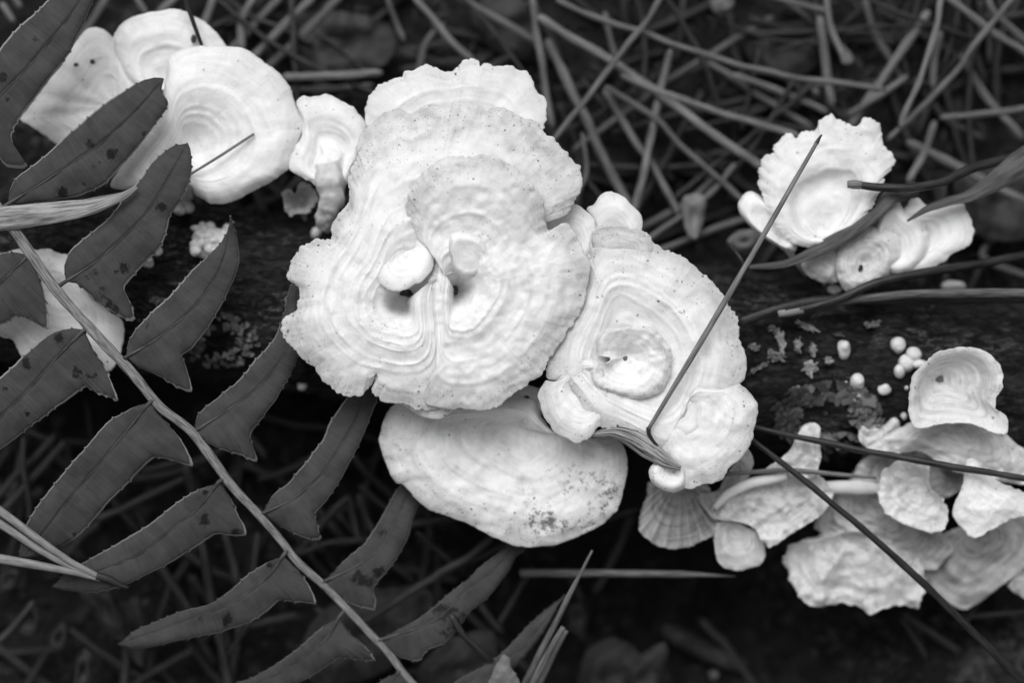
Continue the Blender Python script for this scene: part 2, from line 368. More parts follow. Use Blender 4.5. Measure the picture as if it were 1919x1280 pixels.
def lump(name, px, py, z, rx, ry, rz, mat, parent=None, seed=0, amp=.15, wl=.9, ns=16, nr=10, knobs=0):
    ph = np.repeat(np.pi * np.arange(nr + 1) / nr, ns); th = np.tile(2 * np.pi * np.arange(ns) / ns, nr + 1)
    d = np.stack([np.sin(ph) * np.cos(th), np.sin(ph) * np.sin(th), np.cos(ph)])
    f = 1 + amp * fbm(d[0] / wl + d[2] * 1.3 + 5, d[1] / wl - d[2] * .7 + 5, seed, 2)
    V = wp(px + d[0] * f * rx, py + d[1] * f * ry, z + d[2] * f * rz)
    V = np.array(V); F = []
    for i in range(nr):
        for j in range(ns):
            a = i * ns + j; b_ = i * ns + (j + 1) % ns; F.append((a, b_, b_ + ns, a + ns)[::-1])
    e = np.linspace(.1, .5, len(V))
    return mesh_obj(name, V, F, M[mat], parent, attrs=dict(ring=e, arc=e * 100, dirt=e * 0))

# ------------------------------------------------------------------ ground and log
def gz(x, y):
    z = -70 + 28 * fbm(x / 220, y / 220, 3) + 12 * fbm(x / 45, y / 45, 8)
    z = z - 190 * np.exp(-(((x - 1230) / 330) ** 2 + ((y - 1130) / 230) ** 2)) + 150 * np.exp(-(((x - 1900) / 170) ** 2 + ((y - 1330) / 110) ** 2))
    return z - 60 * np.exp(-(((x - 250) / 300) ** 2 + ((y - 1000) / 300) ** 2))
def build_ground():
    xs = np.r_[-30000, -9000, -3500, np.linspace(-1300, 3200, 190), 6000, 12000, 32000]
    ys = np.r_[-30000, -9000, -3500, np.linspace(-1000, 2300, 150), 5500, 12000, 32000]
    Xg, Yg = np.meshgrid(xs, ys)
    z = gz(Xg, Yg)
    V = np.stack([(Xg - 959.5) * U, -(Yg - 640) * U, z * U], -1).reshape(-1, 3); m = len(xs); F = []
    for i in range(len(ys) - 1):
        for j in range(m - 1):
            a = i * m + j; F.append((a, a + m, a + m + 1, a + 1))
    g = mesh_obj('ground', V, F, M['soil'], origin=(0, 0, 0)); g['kind'] = 'structure'
    # fine crumbs of rotted litter, nobody could count them
    r = np.random.RandomState(5); V = []; F = []; CX = r.uniform(-150, 2070, 5200); CY = r.uniform(-120, 1400, 5200); CZ = gz(CX, CY)
    for x, y, zz in zip(CX, CY, CZ):
        L = r.uniform(6, 24); wv = r.uniform(2, 9); an = r.uniform(0, 6.28); up = r.uniform(-.5, .5)
        d = np.array([math.cos(an), math.sin(an)]); e = np.array([-d[1], d[0]]); b0 = len(V)
        for a_, b_, h in ((-1, 0, 0), (0, 1, 3), (1, .2, 0), (0, -1, 2), (0, 0, 6)):
            q = np.array([x, y]) + d * a_ * L + e * b_ * wv
            V.append([(q[0] - 959.5) * U, -(q[1] - 640) * U, (zz + 4 + h + a_ * up * L * .5) * U])
        F += [(b0, b0 + 1, b0 + 4), (b0 + 1, b0 + 2, b0 + 4), (b0 + 2, b0 + 3, b0 + 4), (b0 + 3, b0, b0 + 4)]
    o = mesh_obj('leaf_litter', V, F, M['crumb'], origin=(0, 0, 0), smooth=False)
    tag(o, 'dark crumbled litter covering the soil under the needles', 'leaf litter', kind='stuff')
build_ground()

def build_log():
    n, m = 620, 150; V = []
    t = np.linspace(0, 1, n); k = np.arange(m) / m * 2 * math.pi; Ll = np.linalg.norm(LOG_B - LOG_A)
    for i in range(n):
        c = LOG_A + (LOG_B - LOG_A) * t[i]; x = t[i] * Ll
        cx = np.cos(k); sx = np.sin(k); arcl = k * LOG_R
        cc = np.cos(k) * LOG_R; ss = np.sin(k) * LOG_R
        r = LOG_R + 6 * (fbm(x / 150 + 0 * k, cc / 70 + ss / 90, 21)) + 7 * fbm(x / 34 + ss / 300, cc / 15 + ss / 17 + 0 * k, 22) + 2.5 * fbm(x / 10 + 0 * k, cc / 6 + ss / 5.3, 23, 2)
        p = c[None] + _ln[None] * (cx * r)[:, None]; z = LOG_Z + sx * r
        V.append(np.stack([(p[:, 0] - 959.5) * U * (D - 250) / D, -(p[:, 1] - 640) * U * (D - 250) / D, z * U], -1))
    V = np.vstack(V); idx = np.arange(m); nx = np.roll(idx, -1); F = []
    for i in range(n - 1): F += np.stack([i * m + idx, (i + 1) * m + idx, (i + 1) * m + nx, i * m + nx], -1).tolist()
    F.append(list(range(m))); F.append(list(range((n - 1) * m, n * m))[::-1])
    v0, v1, v2, _ = [V[q] for q in F[m // 4]]
    if np.cross(v1 - v0, v2 - v0)[2] < 0: F = [f[::-1] for f in F]
    o = mesh_obj('log', V, F, M['bark'], origin=((V[:, 0].mean()), V[:, 1].mean(), LOG_Z * U))
    tag(o, 'dark rough-barked fallen branch carrying the white fungi', 'log')
build_log()

# ------------------------------------------------------------------ fungi
G = 'white bracket fungi growing on the log'
def LB(o, label, g=G): return tag(o, label, 'fungus', g)
def FT(hub, z): return thing('bracket_fungus', tuple(wp(hub[0], hub[1], z)))

# A: the large double rosette in the middle
A = FT((800, 580), 250); LB(A, 'large fused white rosette with two hollow funnels, biggest fungus on the log')
cap('cap', [(591, 450), (564, 464), (547, 491), (537, 521), (559, 540), (561, 561), (552, 586), (534, 592), (527, 615), (540, 645), (564, 669), (594, 696), (618, 726), (648, 741), (671, 743), (690, 731), (703, 704), (697, 735), (715, 751), (745, 758), (780, 766), (815, 764), (845, 735), (850, 690), (834, 630), (820, 575), (814, 535), (818, 498), (900, 448), (1000, 420), (1016, 406), (1037, 411), (1064, 399), (1078, 376), (1090, 345), (1086, 312), (1067, 295), (1044, 263), (1019, 248), (1004, 231), (980, 218), (937, 201), (913, 206), (886, 194), (856, 192), (832, 203), (806, 197), (772, 213), (748, 203), (718, 214), (688, 238), (670, 268), (669, 295), (653, 335), (654, 379), (626, 412), (622, 437), (618, 449)],
    (757, 566), [(0, 336), (.055, 338), (.11, 358), (.165, 394), (.26, 413), (.42, 421), (.6, 416), (.8, 408), (1, 394)], ridges=[(.29, 4, .016), (.36, 5, .02), (.44, 7, .022), (.51, 4, .02), (.65, 6, .028), (.74, 5, .03), (.88, 4, .035)], jag=3.6, jagwl=6, stem=(770, 575, 225), s0=.3, parent=A, thick=9, bumps=(4, 26),
    zf=lambda x, y: -26 * np.exp(-((x - 900) / 120) ** 4 - ((y - 430) / 85) ** 4), dirt=[(745, 206, 22, 9, .9), (690, 262, 12, 40, .7), (655, 330, 12, 40, .7), (1000, 232, 40, 10, .5), (535, 630, 12, 40, .6), (640, 736, 50, 14, .6), (690, 728, 10, 16, .9), (600, 455, 40, 10, .4)])
cap('cap', [(846, 766), (869, 766), (903, 769), (930, 763), (953, 746), (984, 722), (1017, 699), (1031, 669), (1054, 635), (1084, 588), (1095, 561), (1100, 534), (1105, 494), (1093, 470), (1081, 443), (1064, 421), (1042, 426), (1029, 433), (1020, 410), (1019, 379), (1010, 359), (990, 338), (967, 315), (940, 298), (906, 290), (880, 294), (839, 293), (816, 305), (796, 320), (775, 345), (764, 369), (757, 399), (759, 423), (775, 446), (802, 461), (821, 466), (829, 450), (818, 490), (804, 525), (803, 580), (806, 640), (816, 690), (792, 745), (815, 764)],
    (853, 546), [(0, 328), (.045, 332), (.085, 356), (.135, 394), (.22, 416), (.34, 425), (.5, 419), (.75, 416), (1, 400)], ridges=[(.25, 4, .018), (.34, 8, .025), (.40, 3, .02), (.6, 4, .03), (.8, 4, .04)], jag=3.0, jagwl=6, stem=(840, 560, 225), s0=.3, parent=A, thick=9, bumps=(5, 20), fine=1.5,
    zf=lambda x, y: 32 * sst(470, 320, y), dirt=[(1100, 520, 8, 40, .7), (1045, 648, 12, 30, .5), (1005, 355, 16, 30, .9), (765, 420, 14, 30, .7), (900, 296, 60, 8, .5)])
cap('cap', Z5((670, 150), (690, 200), (685, 245), (640, 290), (615, 350), (640, 395), (690, 425), (740, 432), (790, 418), (825, 395), (850, 388), (885, 355), (930, 290), (930, 180), (860, 120), (760, 110)),
    Z5((800, 190))[0], [(0, 407), (.5, 412), (.85, 412), (1, 406)], tilt=(0, .28), jag=1.6, bumps=(3, 22), stem=(790, 480, 370), parent=A, thick=10, mat='cap_clean')
cap('cap', Z4((1025, 1080), (1060, 1060), (1130, 1065), (1200, 1090), (1250, 1140), (1245, 1200), (1200, 1290), (1110, 1310), (1045, 1270), (1020, 1160)),
    Z4((1110, 1200))[0], [(0, 430), (.5, 430), (.85, 428), (1, 419)], jag=1.2, bumps=(3, 18), tilt=(-.22, -.18), stem=(880, 480, 380), parent=A, thick=10, mat='cap_clean')
cap('cap', [(738, 752), (769, 768), (792, 781), (812, 785), (829, 783), (848, 766), (845, 735), (780, 725), (740, 735)], (795, 742), [(0, 372), (.6, 380), (1, 374)], ridges=[(.75, 3, .05)], jag=1.2, stem=(800, 700, 330), parent=A, thick=10)
for (x, y, z, a_, b_) in ((762, 549, 339, 15, 8), (850, 543, 331, 8, 9)):
    lump('pit_shade_crumb', x, y, z, a_, b_, 6, 'pit', A, seed=int(x), amp=.4)  # dark lump put in each funnel for its shade

# B: the round rosette to its right
B = FT((1172, 690), 240); LB(B, 'round white rosette with zoned rings and a pine needle leaning across it')
cap('cap', W1((150, 560), (235, 420), (255, 330), (270, 240), (275, 200), (320, 178), (400, 178), (430, 195), (470, 196), (510, 220), (522, 250), (580, 275), (640, 300), (690, 345), (720, 370), (760, 410), (800, 455), (830, 510), (860, 550), (866, 620), (880, 680), (893, 740), (882, 790), (850, 822), (840, 900), (800, 1000), (720, 1090), (640, 1130), (560, 1095), (490, 1055), (420, 1005), (340, 990), (260, 950), (190, 850), (130, 800), (90, 760)),
    W1((410, 715))[0], [(0, 300), (.08, 310), (.22, 358), (.4, 374), (.62, 386), (.8, 386), (1, 378)], ridges=[(.5, 4, .02), (.6, 7, .025), (.66, 6, .02), (.82, 4, .03)], jag=3.6, jagwl=6, stem=(1170, 680, 225), s0=.4, parent=B, thick=9, dirt=[(1280, 585, 12, 10, 1), (1215, 435, 20, 12, .8), (1300, 500, 24, 24, .5), (1195, 592, 5, 5, .9)], tilt=(-.01, .02))
cap('cap', W1((300, 640), (330, 595), (390, 578), (450, 575), (520, 590), (570, 640), (597, 700), (590, 750), (560, 830), (500, 860), (440, 867), (380, 850), (310, 830), (277, 790), (280, 740), (345, 725), (345, 700), (300, 700)),
    W1((405, 705))[0], [(0, 350), (.15, 354), (.35, 368), (.55, 379), (.75, 386), (.92, 392), (1, 388)], ridges=[(.55, 3, .04), (.93, 4, .04)], jag=1.8, jagwl=7, bumps=(6, 13), fine=2, stem=(1172, 680, 300), s0=.9, parent=B, thick=12)
cap('cap', W1((345, 860), (350, 930), (345, 970), (300, 980), (272, 1020), (215, 1048), (180, 1030), (130, 1005), (90, 950), (65, 880), (62, 850), (92, 800), (130, 802), (165, 752), (225, 710), (300, 720), (330, 790)),
    W1((290, 790))[0], [(0, 362), (.35, 380), (.7, 391), (1, 388)], ridges=[(.62, 4, .035), (.82, 2, .03)], jag=2.4, stem=(1130, 720, 280), parent=B, thick=13)
cap('cap', W1((862, 808), (900, 840), (936, 890), (930, 960), (915, 1030), (885, 1090), (820, 1150), (790, 1195), (720, 1215), (650, 1228), (600, 1150), (560, 1080), (600, 1000), (650, 930), (670, 850), (720, 805), (800, 830)),
    W1((640, 900))[0], [(0, 384), (.4, 391), (.75, 394), (1, 386)], jag=2.0, bumps=(5, 22), stem=(1240, 740, 270), parent=B, thick=14)
cap('cap', W1((655, 1190), (645, 1226), (600, 1246), (550, 1230), (515, 1200), (505, 1160), (522, 1130), (570, 1120), (640, 1140)),
    W1((600, 1160))[0], [(0, 378), (.5, 392), (.8, 393), (1, 384)], jag=.9, bumps=(2, 20), stem=(1270, 850, 330), parent=B, thick=12)
cap('cap', W1((282, 260), (275, 215), (295, 185), (330, 177), (400, 177), (440, 197), (470, 196), (512, 222), (510, 300), (420, 350), (320, 330)),
    W1((400, 290))[0], [(0, 372), (.5, 376), (1, 376)], tilt=(0, -.34), jag=1.4, bumps=(2, 20), stem=(1170, 560, 300), parent=B, thick=10)
ribbon('torn_edge', [(1108, 815, 380), (1150, 812, 384), (1185, 824, 390), (1222, 848, 396), (1252, 868, 400), (1276, 878, 402)], [4, 11, 16, 18, 13, 4], 'torn', B, twist=(.0, -.15, -.25, -.2, 0), cup=.3, thick=5, seed=4)
lump('pit_shade_crumb', 1172, 672, 349, 8, 5, 3.5, 'dead_pale', B, seed=12, amp=.3)  # grey lump standing for the shade of the central dimple

# C: shelf below
o = cap('bracket_fungus', Z6((210, 370), (225, 300), (260, 215), (300, 175), (360, 165), (480, 190), (640, 170), (800, 150), (950, 110), (1080, 150), (1120, 250), (1200, 340), (1300, 395), (1430, 362), (1530, 365), (1575, 420), (1595, 490), (1590, 570), (1570, 650), (1545, 750), (1480, 820), (1400, 870), (1300, 920), (1200, 955), (1100, 968), (980, 965), (920, 945), (830, 905), (750, 860), (690, 830), (600, 800), (500, 765), (420, 705), (350, 625), (300, 605), (260, 530), (225, 440)),
    Z6((985, 300))[0], [(0, 262), (.15, 272), (.35, 290), (.55, 302), (.75, 306), (.9, 302), (1, 292)], ridges=[(.3, 5, .03), (.42, 5, .03), (.62, 5, .03), (.8, 3, .04)], jag=1.6, jagwl=8, mat='cap_dirty', bumps=(7, 24), stem=(965, 770, 150), s0=.35, thick=12, wave=4, dirt=[(1035, 985, 70, 22, 1.5), (1115, 930, 40, 50, 1.2), (1060, 930, 60, 40, .8), (960, 1000, 60, 20, .8), (1065, 885, 40, 30, .8), (780, 880, 40, 20, .35)])
LB(o, 'broad white shelf stained with dark specks, below the largest rosette')
K = FT((985, 775), 235); LB(K, 'small greyish knobby growth in the gap above the stained shelf')
for i, (x, y, z, a_, b_) in enumerate(((990, 785, 276, 20, 14), (985, 748, 268, 30, 26), (955, 762, 268, 26, 14), (1005, 760, 262, 18, 26))):
    lump('knob', x, y, z, a_, b_, 22, 'cap_grey', K, seed=i + 40, amp=.25)
lump('pit', 987, 746, 291, 6, 5, 5, 'pit', K, seed=3)

# D: behind the large rosette
o = cap('bracket_fungus', Z4((548, 390), (560, 340), (578, 290), (620, 240), (690, 205), (750, 190), (770, 165), (830, 150), (880, 120), (930, 130), (960, 142), (1000, 158), (1068, 140), (1090, 105), (1140, 83), (1180, 108), (1190, 130), (1220, 115), (1280, 130), (1370, 130), (1400, 150), (1450, 160), (1480, 190), (1490, 240), (1510, 280), (1540, 300), (1557, 340), (1557, 420), (1545, 480), (1450, 600), (1060, 700), (700, 600), (570, 480)),
    Z4((1040, 620))[0], [(0, 300), (.4, 318), (.7, 330), (1, 326)], ridges=[(.6, 4, .04), (.75, 5, .03)], jag=3.0, mat='cap_clean', stem=(850, 500, 190), pleat=(3, 4))
LB(o, 'two-lobed white bracket with scalloped edge, rising behind the largest rosette')
# E F G H: upper left group
o = cap('bracket_fungus', Z1((915, 520), (925, 430), (940, 330), (985, 290), (1060, 265), (1130, 255), (1250, 258), (1350, 265), (1400, 290), (1470, 345), (1560, 410), (1620, 490), (1650, 590), (1687, 650), (1680, 740), (1650, 830), (1610, 940), (1500, 1020), (1390, 1075), (1330, 1110), (1240, 1135), (1170, 1130), (1090, 1085), (1050, 1040), (900, 1070), (750, 1060), (620, 1040), (660, 950), (760, 820), (860, 700), (935, 580)),
    Z1((1040, 840))[0], [(0, 252), (.15, 262), (.32, 288), (.45, 300), (.7, 310), (.9, 304), (1, 292)], ridges=[(.28, 4, .03), (.36, 5, .025), (.43, 4, .02), (.62, 3, .04)], jag=1.4, mat='cap_clean', stem=(335, 400, 190), s0=.35)
LB(o, 'smooth round white cap half covered by fern leaflets, in front of two paler caps')
o = cap('bracket_fungus', Z1((640, 260), (640, 190), (680, 130), (740, 95), (850, 65), (950, 48), (1030, 60), (1100, 95), (1150, 130), (1200, 175), (1250, 240), (1300, 330), (1200, 440), (1000, 500), (800, 500), (680, 400)),
    Z1((930, 470))[0], [(0, 228), (.4, 244), (.75, 254), (1, 246)], ridges=[(.55, 6, .05), (.75, 3, .04)], jag=1.6, mat='cap_clean', stem=(330, 370, 150), wave=4)
LB(o, 'blunt white cap behind the smooth round one, with a needle sticking up')
o = cap('bracket_fungus', Z1((115, 660), (160, 600), (230, 510), (290, 430), (350, 360), (400, 270), (450, 200), (490, 160), (540, 153), (600, 180), (645, 230), (660, 300), (710, 370), (760, 450), (740, 560), (600, 680), (450, 820), (310, 800), (250, 750), (170, 700)),
    Z1((660, 600))[0], [(0, 232), (.4, 246), (.75, 250), (1, 240)], ridges=[(.45, 4, .04), (.68, 4, .03)], jag=1.4, mat='cap_clean', stem=(200, 350, 150), pleat=(9, 2.0), wave=3)
LB(o, 'wide fan-shaped white cap between two dark fern leaflets')
for x, y in Z1((425, 357), (516, 340)): lump('dark_speck', x, y, 249, 5, 4, 4, 'pit', o, seed=int(x), amp=.3)
H = FT((612, 400), 200); LB(H, 'small stalked white cap with ribbed stem beside the smooth round cap')
cap('cap', Z4((165, 330), (200, 295), (250, 305), (330, 288), (390, 305), (430, 330), (480, 360), (530, 420), (557, 470), (540, 560), (510, 640), (470, 720), (440, 800), (360, 830), (280, 800), (200, 750), (130, 700), (150, 600), (190, 520), (195, 420)),
    Z4((360, 690))[0], [(0, 300), (.25, 302), (.4, 290), (.6, 298), (.8, 302), (1, 296)], ridges=[(.30, 5, .03), (.52, 5, .03), (.6, 4, .03)], jag=2.4, mat='cap_clean', stem=(615, 400, 240), s0=.5, parent=H, thick=12)
tube('stem', [(615, 305, 300), (622, 340, 296), (622, 370, 285), (608, 402, 262), (604, 425, 235)], [20, 26, 24, 19, 15], 'cap_grey', H, sides=36, n=60, wob=6, seed=3, groove=.15, rough=.10)
# I: pair behind the round rosette
o = cap('bracket_fungus', W1((255, 110), (285, 90), (310, 55), (350, 42), (400, 60), (430, 90), (470, 135), (473, 190), (430, 250), (340, 270), (290, 230), (282, 160)), W1((360, 230))[0], [(0, 318), (.6, 332), (1, 328)], jag=1.6, mat='cap_clean', stem=(1150, 520, 220), thick=12)
LB(o, 'small clean white cap peeking out behind the zoned round rosette')
o = cap('bracket_fungus', W1((60, 160), (120, 140), (205, 93), (250, 118), (283, 150), (290, 200), (290, 280), (240, 330), (150, 280), (80, 220)), W1((190, 250))[0], [(0, 340), (.6, 352), (1, 350)], jag=1.4, mat='cap_clean', stem=(1080, 520, 240), thick=12)
LB(o, 'narrow white cap wedged between the two big rosettes')

# J K: right of the top
J = FT((1520, 470), 170); LB(J, 'ragged white cap with ruffled edge under the tip of the leaning needle')
cap('cap', W2((190, 500), (190, 430), (230, 340), (270, 320), (300, 260), (340, 210), (410, 230), (440, 200), (510, 190), (540, 140), (600, 98), (650, 125), (680, 142), (730, 172), (768, 160), (790, 125), (830, 120), (880, 160), (900, 210), (905, 280), (940, 310), (970, 360), (950, 410), (910, 460), (880, 560), (820, 650), (740, 780), (600, 850), (450, 860), (380, 840), (300, 760), (240, 640)),
    W2((570, 770))[0], [(0, 262), (.3, 272), (.48, 270), (.6, 288), (.8, 292), (1, 284)], ridges=[(.56, 6, .04), (.75, 3, .04)], jag=3.8, jagwl=6, mat='cap_clean', bumps=(5, 24), stem=(1545, 540, 170), parent=J)
cap('cap', W2((150, 545), (100, 568), (73, 620), (90, 680), (150, 750), (220, 805), (290, 850), (350, 885), (400, 880), (400, 760), (300, 680), (230, 600)),
    W2((310, 800))[0], [(0, 262), (.5, 280), (.85, 284), (1, 272)], jag=.9, mat='cap_clean', bumps=(3, 25), stem=(1510, 520, 180), parent=J, thick=22)
Kk = FT((1600, 530), 170); LB(Kk, 'stepped white bracket of overlapping lobes below a withered curling blade')
cap('cap', W2((1010, 660), (1060, 590), (1100, 583), (1140, 615), (1200, 622), (1280, 612), (1350, 612), (1375, 660), (1405, 710), (1417, 790), (1390, 850), (1300, 900), (1240, 950), (1150, 1000), (1050, 1005), (960, 960), (900, 800), (940, 700)),
    W2((1000, 840))[0], [(0, 244), (.5, 256), (.8, 262), (1, 256)], ridges=[(.6, 5, .04)], jag=2.4, mat='cap_clean', stem=(1640, 540, 170), parent=Kk)
cap('cap', W2((900, 660), (960, 600), (988, 588), (1015, 650), (1080, 690), (1140, 740), (1160, 850), (1120, 950), (1060, 1000), (960, 1010), (880, 960), (860, 800)),
    W2((930, 850))[0], [(0, 250), (.5, 264), (.85, 272), (1, 264)], jag=2.0, mat='cap_clean', stem=(1630, 530, 180), parent=Kk)
cap('cap', W2((640, 880), (700, 800), (790, 750), (900, 755), (980, 800), (1000, 880), (995, 960), (930, 1020), (870, 1080), (790, 1112), (690, 1120), (650, 1060), (630, 980)),
    W2((790, 950))[0], [(0, 262), (.4, 276), (.8, 276), (1, 262)], jag=1.8, mat='cap_grey', bumps=(7, 16), stem=(1610, 540, 180), parent=Kk)
cap('cap', W2((430, 970), (450, 890), (560, 830), (680, 860), (690, 1000), (640, 1060), (560, 1067), (480, 1032)), W2((570, 950))[0], [(0, 262), (.5, 262), (1, 248)], jag=1.4, mat='cap_grey', bumps=(6, 14), stem=(1560, 540, 190), parent=Kk)
lump('knob', 1564, 543, log_z(1564, 543) + 14, 13, 9, 18, 'cap_clean', Kk, seed=9)
lump('pit', 1613, 503, 276, 4, 6, 4, 'pit', Kk, seed=5, amp=.4)

# L: under the fern at the left
o = cap('bracket_fungus', Z2((-80, 450), (-20, 280), (60, 212), (130, 190), (200, 205), (260, 195), (330, 225), (390, 240), (470, 350), (520, 470), (600, 540), (682, 608), (684, 740), (650, 830), (600, 885), (470, 870), (330, 850), (200, 815), (130, 808), (70, 705), (20, 692), (-60, 640)),
    Z2((330, 420))[0], [(0, 278), (.4, 296), (.75, 300), (1, 290)], ridges=[(.5, 4, .04)], jag=1.6, mat='cap_clean', stem=(95, 520, 240), pleat=(7, 2.5))
LB(o, 'white cap lying underneath the fern stalk')

# M and N: the tangled group at the lower right
o = cap('bracket_fungus', W3((1180, 640), (1195, 530), (1222, 470), (1290, 400), (1340, 360), (1440, 325), (1570, 313), (1640, 330), (1720, 370), (1760, 420), (1782, 500), (1775, 570), (1742, 630), (1735, 700), (1790, 745), (1817, 800), (1800, 870), (1700, 850), (1560, 800), (1400, 805), (1240, 835), (1200, 818), (1178, 740)),
    W3((1385, 520))[0], [(0, 274), (.12, 275), (.35, 284), (.62, 304), (.85, 328), (1, 334)], ridges=[(.6, 5, .04), (.72, 4, .03)], jag=2.4, mat='cap_grey', bumps=(6, 20), stem=(1780, 740, 210), s0=.5, dirt=[(1762, 708, 34, 22, .9), (1800, 715, 40, 26, .35)])  # the spots only darken the cup's hollow
LB(o, 'cup-shaped white fungus open to the sky with a dark pit inside')
lump('pit', 1759, 708, 275, 11, 7, 4, 'dead_pale', o, seed=77, amp=.5)  # grey lump standing for shade in the cup's recess
def cluster(label, outline, hub, prof, stem, mat='cap_grey', **kw):
    kw['bumps'] = (kw.get('bumps', (5, 24))[0] * 1.7, kw.get('bumps', (5, 24))[1] * .9); kw['jag'] = kw.get('jag', 2) * 1.35; kw['fine'] = 3.0; kw.setdefault('thick', 7); kw['wave'] = 11; prof = list(prof[:-1]) + [(1, .5 * prof[-1][1] + .5 * prof[-2][1] + 4)]
    o = cap('bracket_fungus', outline, hub, prof, stem=stem, mat=mat, **kw); LB(o, label); return o
cluster('wide greyish fan spreading below the cup-shaped fungus', W3((1120, 830), (1250, 770), (1480, 700), (1740, 720), (1800, 860), (1850, 920), (1930, 980), (2000, 1100), (1960, 1200), (1800, 1180), (1600, 1150), (1400, 1080), (1250, 980), (1000, 1010), (900, 960), (1000, 900)), W3((1500, 850))[0], [(0, 264), (.5, 262), (1, 238)], (1790, 800, 200), bumps=(9, 24), jag=1.4)
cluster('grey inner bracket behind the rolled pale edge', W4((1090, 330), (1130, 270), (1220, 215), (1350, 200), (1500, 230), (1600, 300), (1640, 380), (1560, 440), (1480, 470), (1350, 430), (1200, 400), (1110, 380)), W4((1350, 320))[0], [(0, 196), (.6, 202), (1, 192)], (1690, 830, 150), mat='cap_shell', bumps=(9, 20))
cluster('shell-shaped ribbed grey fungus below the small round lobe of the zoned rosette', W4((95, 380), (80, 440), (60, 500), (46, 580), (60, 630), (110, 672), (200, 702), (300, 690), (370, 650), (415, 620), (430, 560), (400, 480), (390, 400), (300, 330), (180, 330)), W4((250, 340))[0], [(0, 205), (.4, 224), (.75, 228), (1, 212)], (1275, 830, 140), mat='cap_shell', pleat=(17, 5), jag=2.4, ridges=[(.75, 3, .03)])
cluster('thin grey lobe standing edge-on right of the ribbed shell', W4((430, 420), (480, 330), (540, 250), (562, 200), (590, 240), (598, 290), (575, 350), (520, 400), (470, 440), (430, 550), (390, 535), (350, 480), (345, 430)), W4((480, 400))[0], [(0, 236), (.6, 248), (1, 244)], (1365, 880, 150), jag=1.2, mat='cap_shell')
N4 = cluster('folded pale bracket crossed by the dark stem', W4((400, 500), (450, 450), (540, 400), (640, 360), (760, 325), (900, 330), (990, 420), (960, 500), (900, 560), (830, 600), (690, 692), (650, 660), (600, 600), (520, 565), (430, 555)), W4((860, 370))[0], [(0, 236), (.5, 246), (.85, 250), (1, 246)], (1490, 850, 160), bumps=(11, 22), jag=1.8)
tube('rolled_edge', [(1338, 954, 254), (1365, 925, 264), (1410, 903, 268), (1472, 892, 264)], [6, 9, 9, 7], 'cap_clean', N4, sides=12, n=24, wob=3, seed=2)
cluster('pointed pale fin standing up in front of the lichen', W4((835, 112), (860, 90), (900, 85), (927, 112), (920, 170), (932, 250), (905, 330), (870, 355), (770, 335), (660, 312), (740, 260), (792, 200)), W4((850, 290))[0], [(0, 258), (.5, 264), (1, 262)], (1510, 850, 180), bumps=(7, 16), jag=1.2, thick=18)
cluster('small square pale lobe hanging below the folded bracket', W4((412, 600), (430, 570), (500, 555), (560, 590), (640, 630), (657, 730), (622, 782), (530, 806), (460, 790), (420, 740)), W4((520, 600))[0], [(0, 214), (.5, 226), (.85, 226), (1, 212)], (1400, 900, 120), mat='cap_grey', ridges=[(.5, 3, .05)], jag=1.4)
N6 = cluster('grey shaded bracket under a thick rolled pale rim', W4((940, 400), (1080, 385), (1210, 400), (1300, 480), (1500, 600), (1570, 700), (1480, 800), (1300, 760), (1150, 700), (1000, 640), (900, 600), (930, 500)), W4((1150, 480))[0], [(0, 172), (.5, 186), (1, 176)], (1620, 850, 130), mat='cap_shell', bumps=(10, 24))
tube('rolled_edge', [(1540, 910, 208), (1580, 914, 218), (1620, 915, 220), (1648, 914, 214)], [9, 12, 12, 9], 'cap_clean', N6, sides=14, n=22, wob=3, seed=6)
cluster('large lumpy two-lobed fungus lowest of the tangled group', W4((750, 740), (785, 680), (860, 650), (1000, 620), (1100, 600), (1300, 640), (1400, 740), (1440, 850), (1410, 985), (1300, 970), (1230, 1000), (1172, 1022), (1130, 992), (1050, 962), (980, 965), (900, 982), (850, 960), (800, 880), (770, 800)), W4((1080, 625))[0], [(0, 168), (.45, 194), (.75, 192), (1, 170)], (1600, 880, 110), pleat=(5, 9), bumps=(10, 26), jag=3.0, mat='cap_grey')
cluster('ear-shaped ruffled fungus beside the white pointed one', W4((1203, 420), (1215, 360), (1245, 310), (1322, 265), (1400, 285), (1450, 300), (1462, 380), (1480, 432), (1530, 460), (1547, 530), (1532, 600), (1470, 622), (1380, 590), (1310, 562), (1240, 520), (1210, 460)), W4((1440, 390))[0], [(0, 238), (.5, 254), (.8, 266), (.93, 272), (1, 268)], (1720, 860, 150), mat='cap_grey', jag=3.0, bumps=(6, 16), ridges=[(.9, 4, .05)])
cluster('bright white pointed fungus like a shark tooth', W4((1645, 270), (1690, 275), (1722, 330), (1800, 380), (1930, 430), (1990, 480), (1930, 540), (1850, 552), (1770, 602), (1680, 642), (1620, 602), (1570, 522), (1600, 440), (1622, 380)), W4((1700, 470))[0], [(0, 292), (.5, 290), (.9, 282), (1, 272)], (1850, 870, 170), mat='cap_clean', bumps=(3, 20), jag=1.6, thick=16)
cluster('dim grey bracket sloping down under the white pointed one', W4((1420, 740), (1500, 640), (1620, 590), (1750, 560), (1900, 500), (2000, 560), (2000, 720), (1919, 800), (1780, 900), (1640, 992), (1550, 960), (1440, 870)), W4((1700, 620))[0], [(0, 170), (.5, 172), (1, 140)], (1820, 860, 110), mat='cap_shell', bumps=(8, 30), tilt=(0, -.1), jag=1.2)
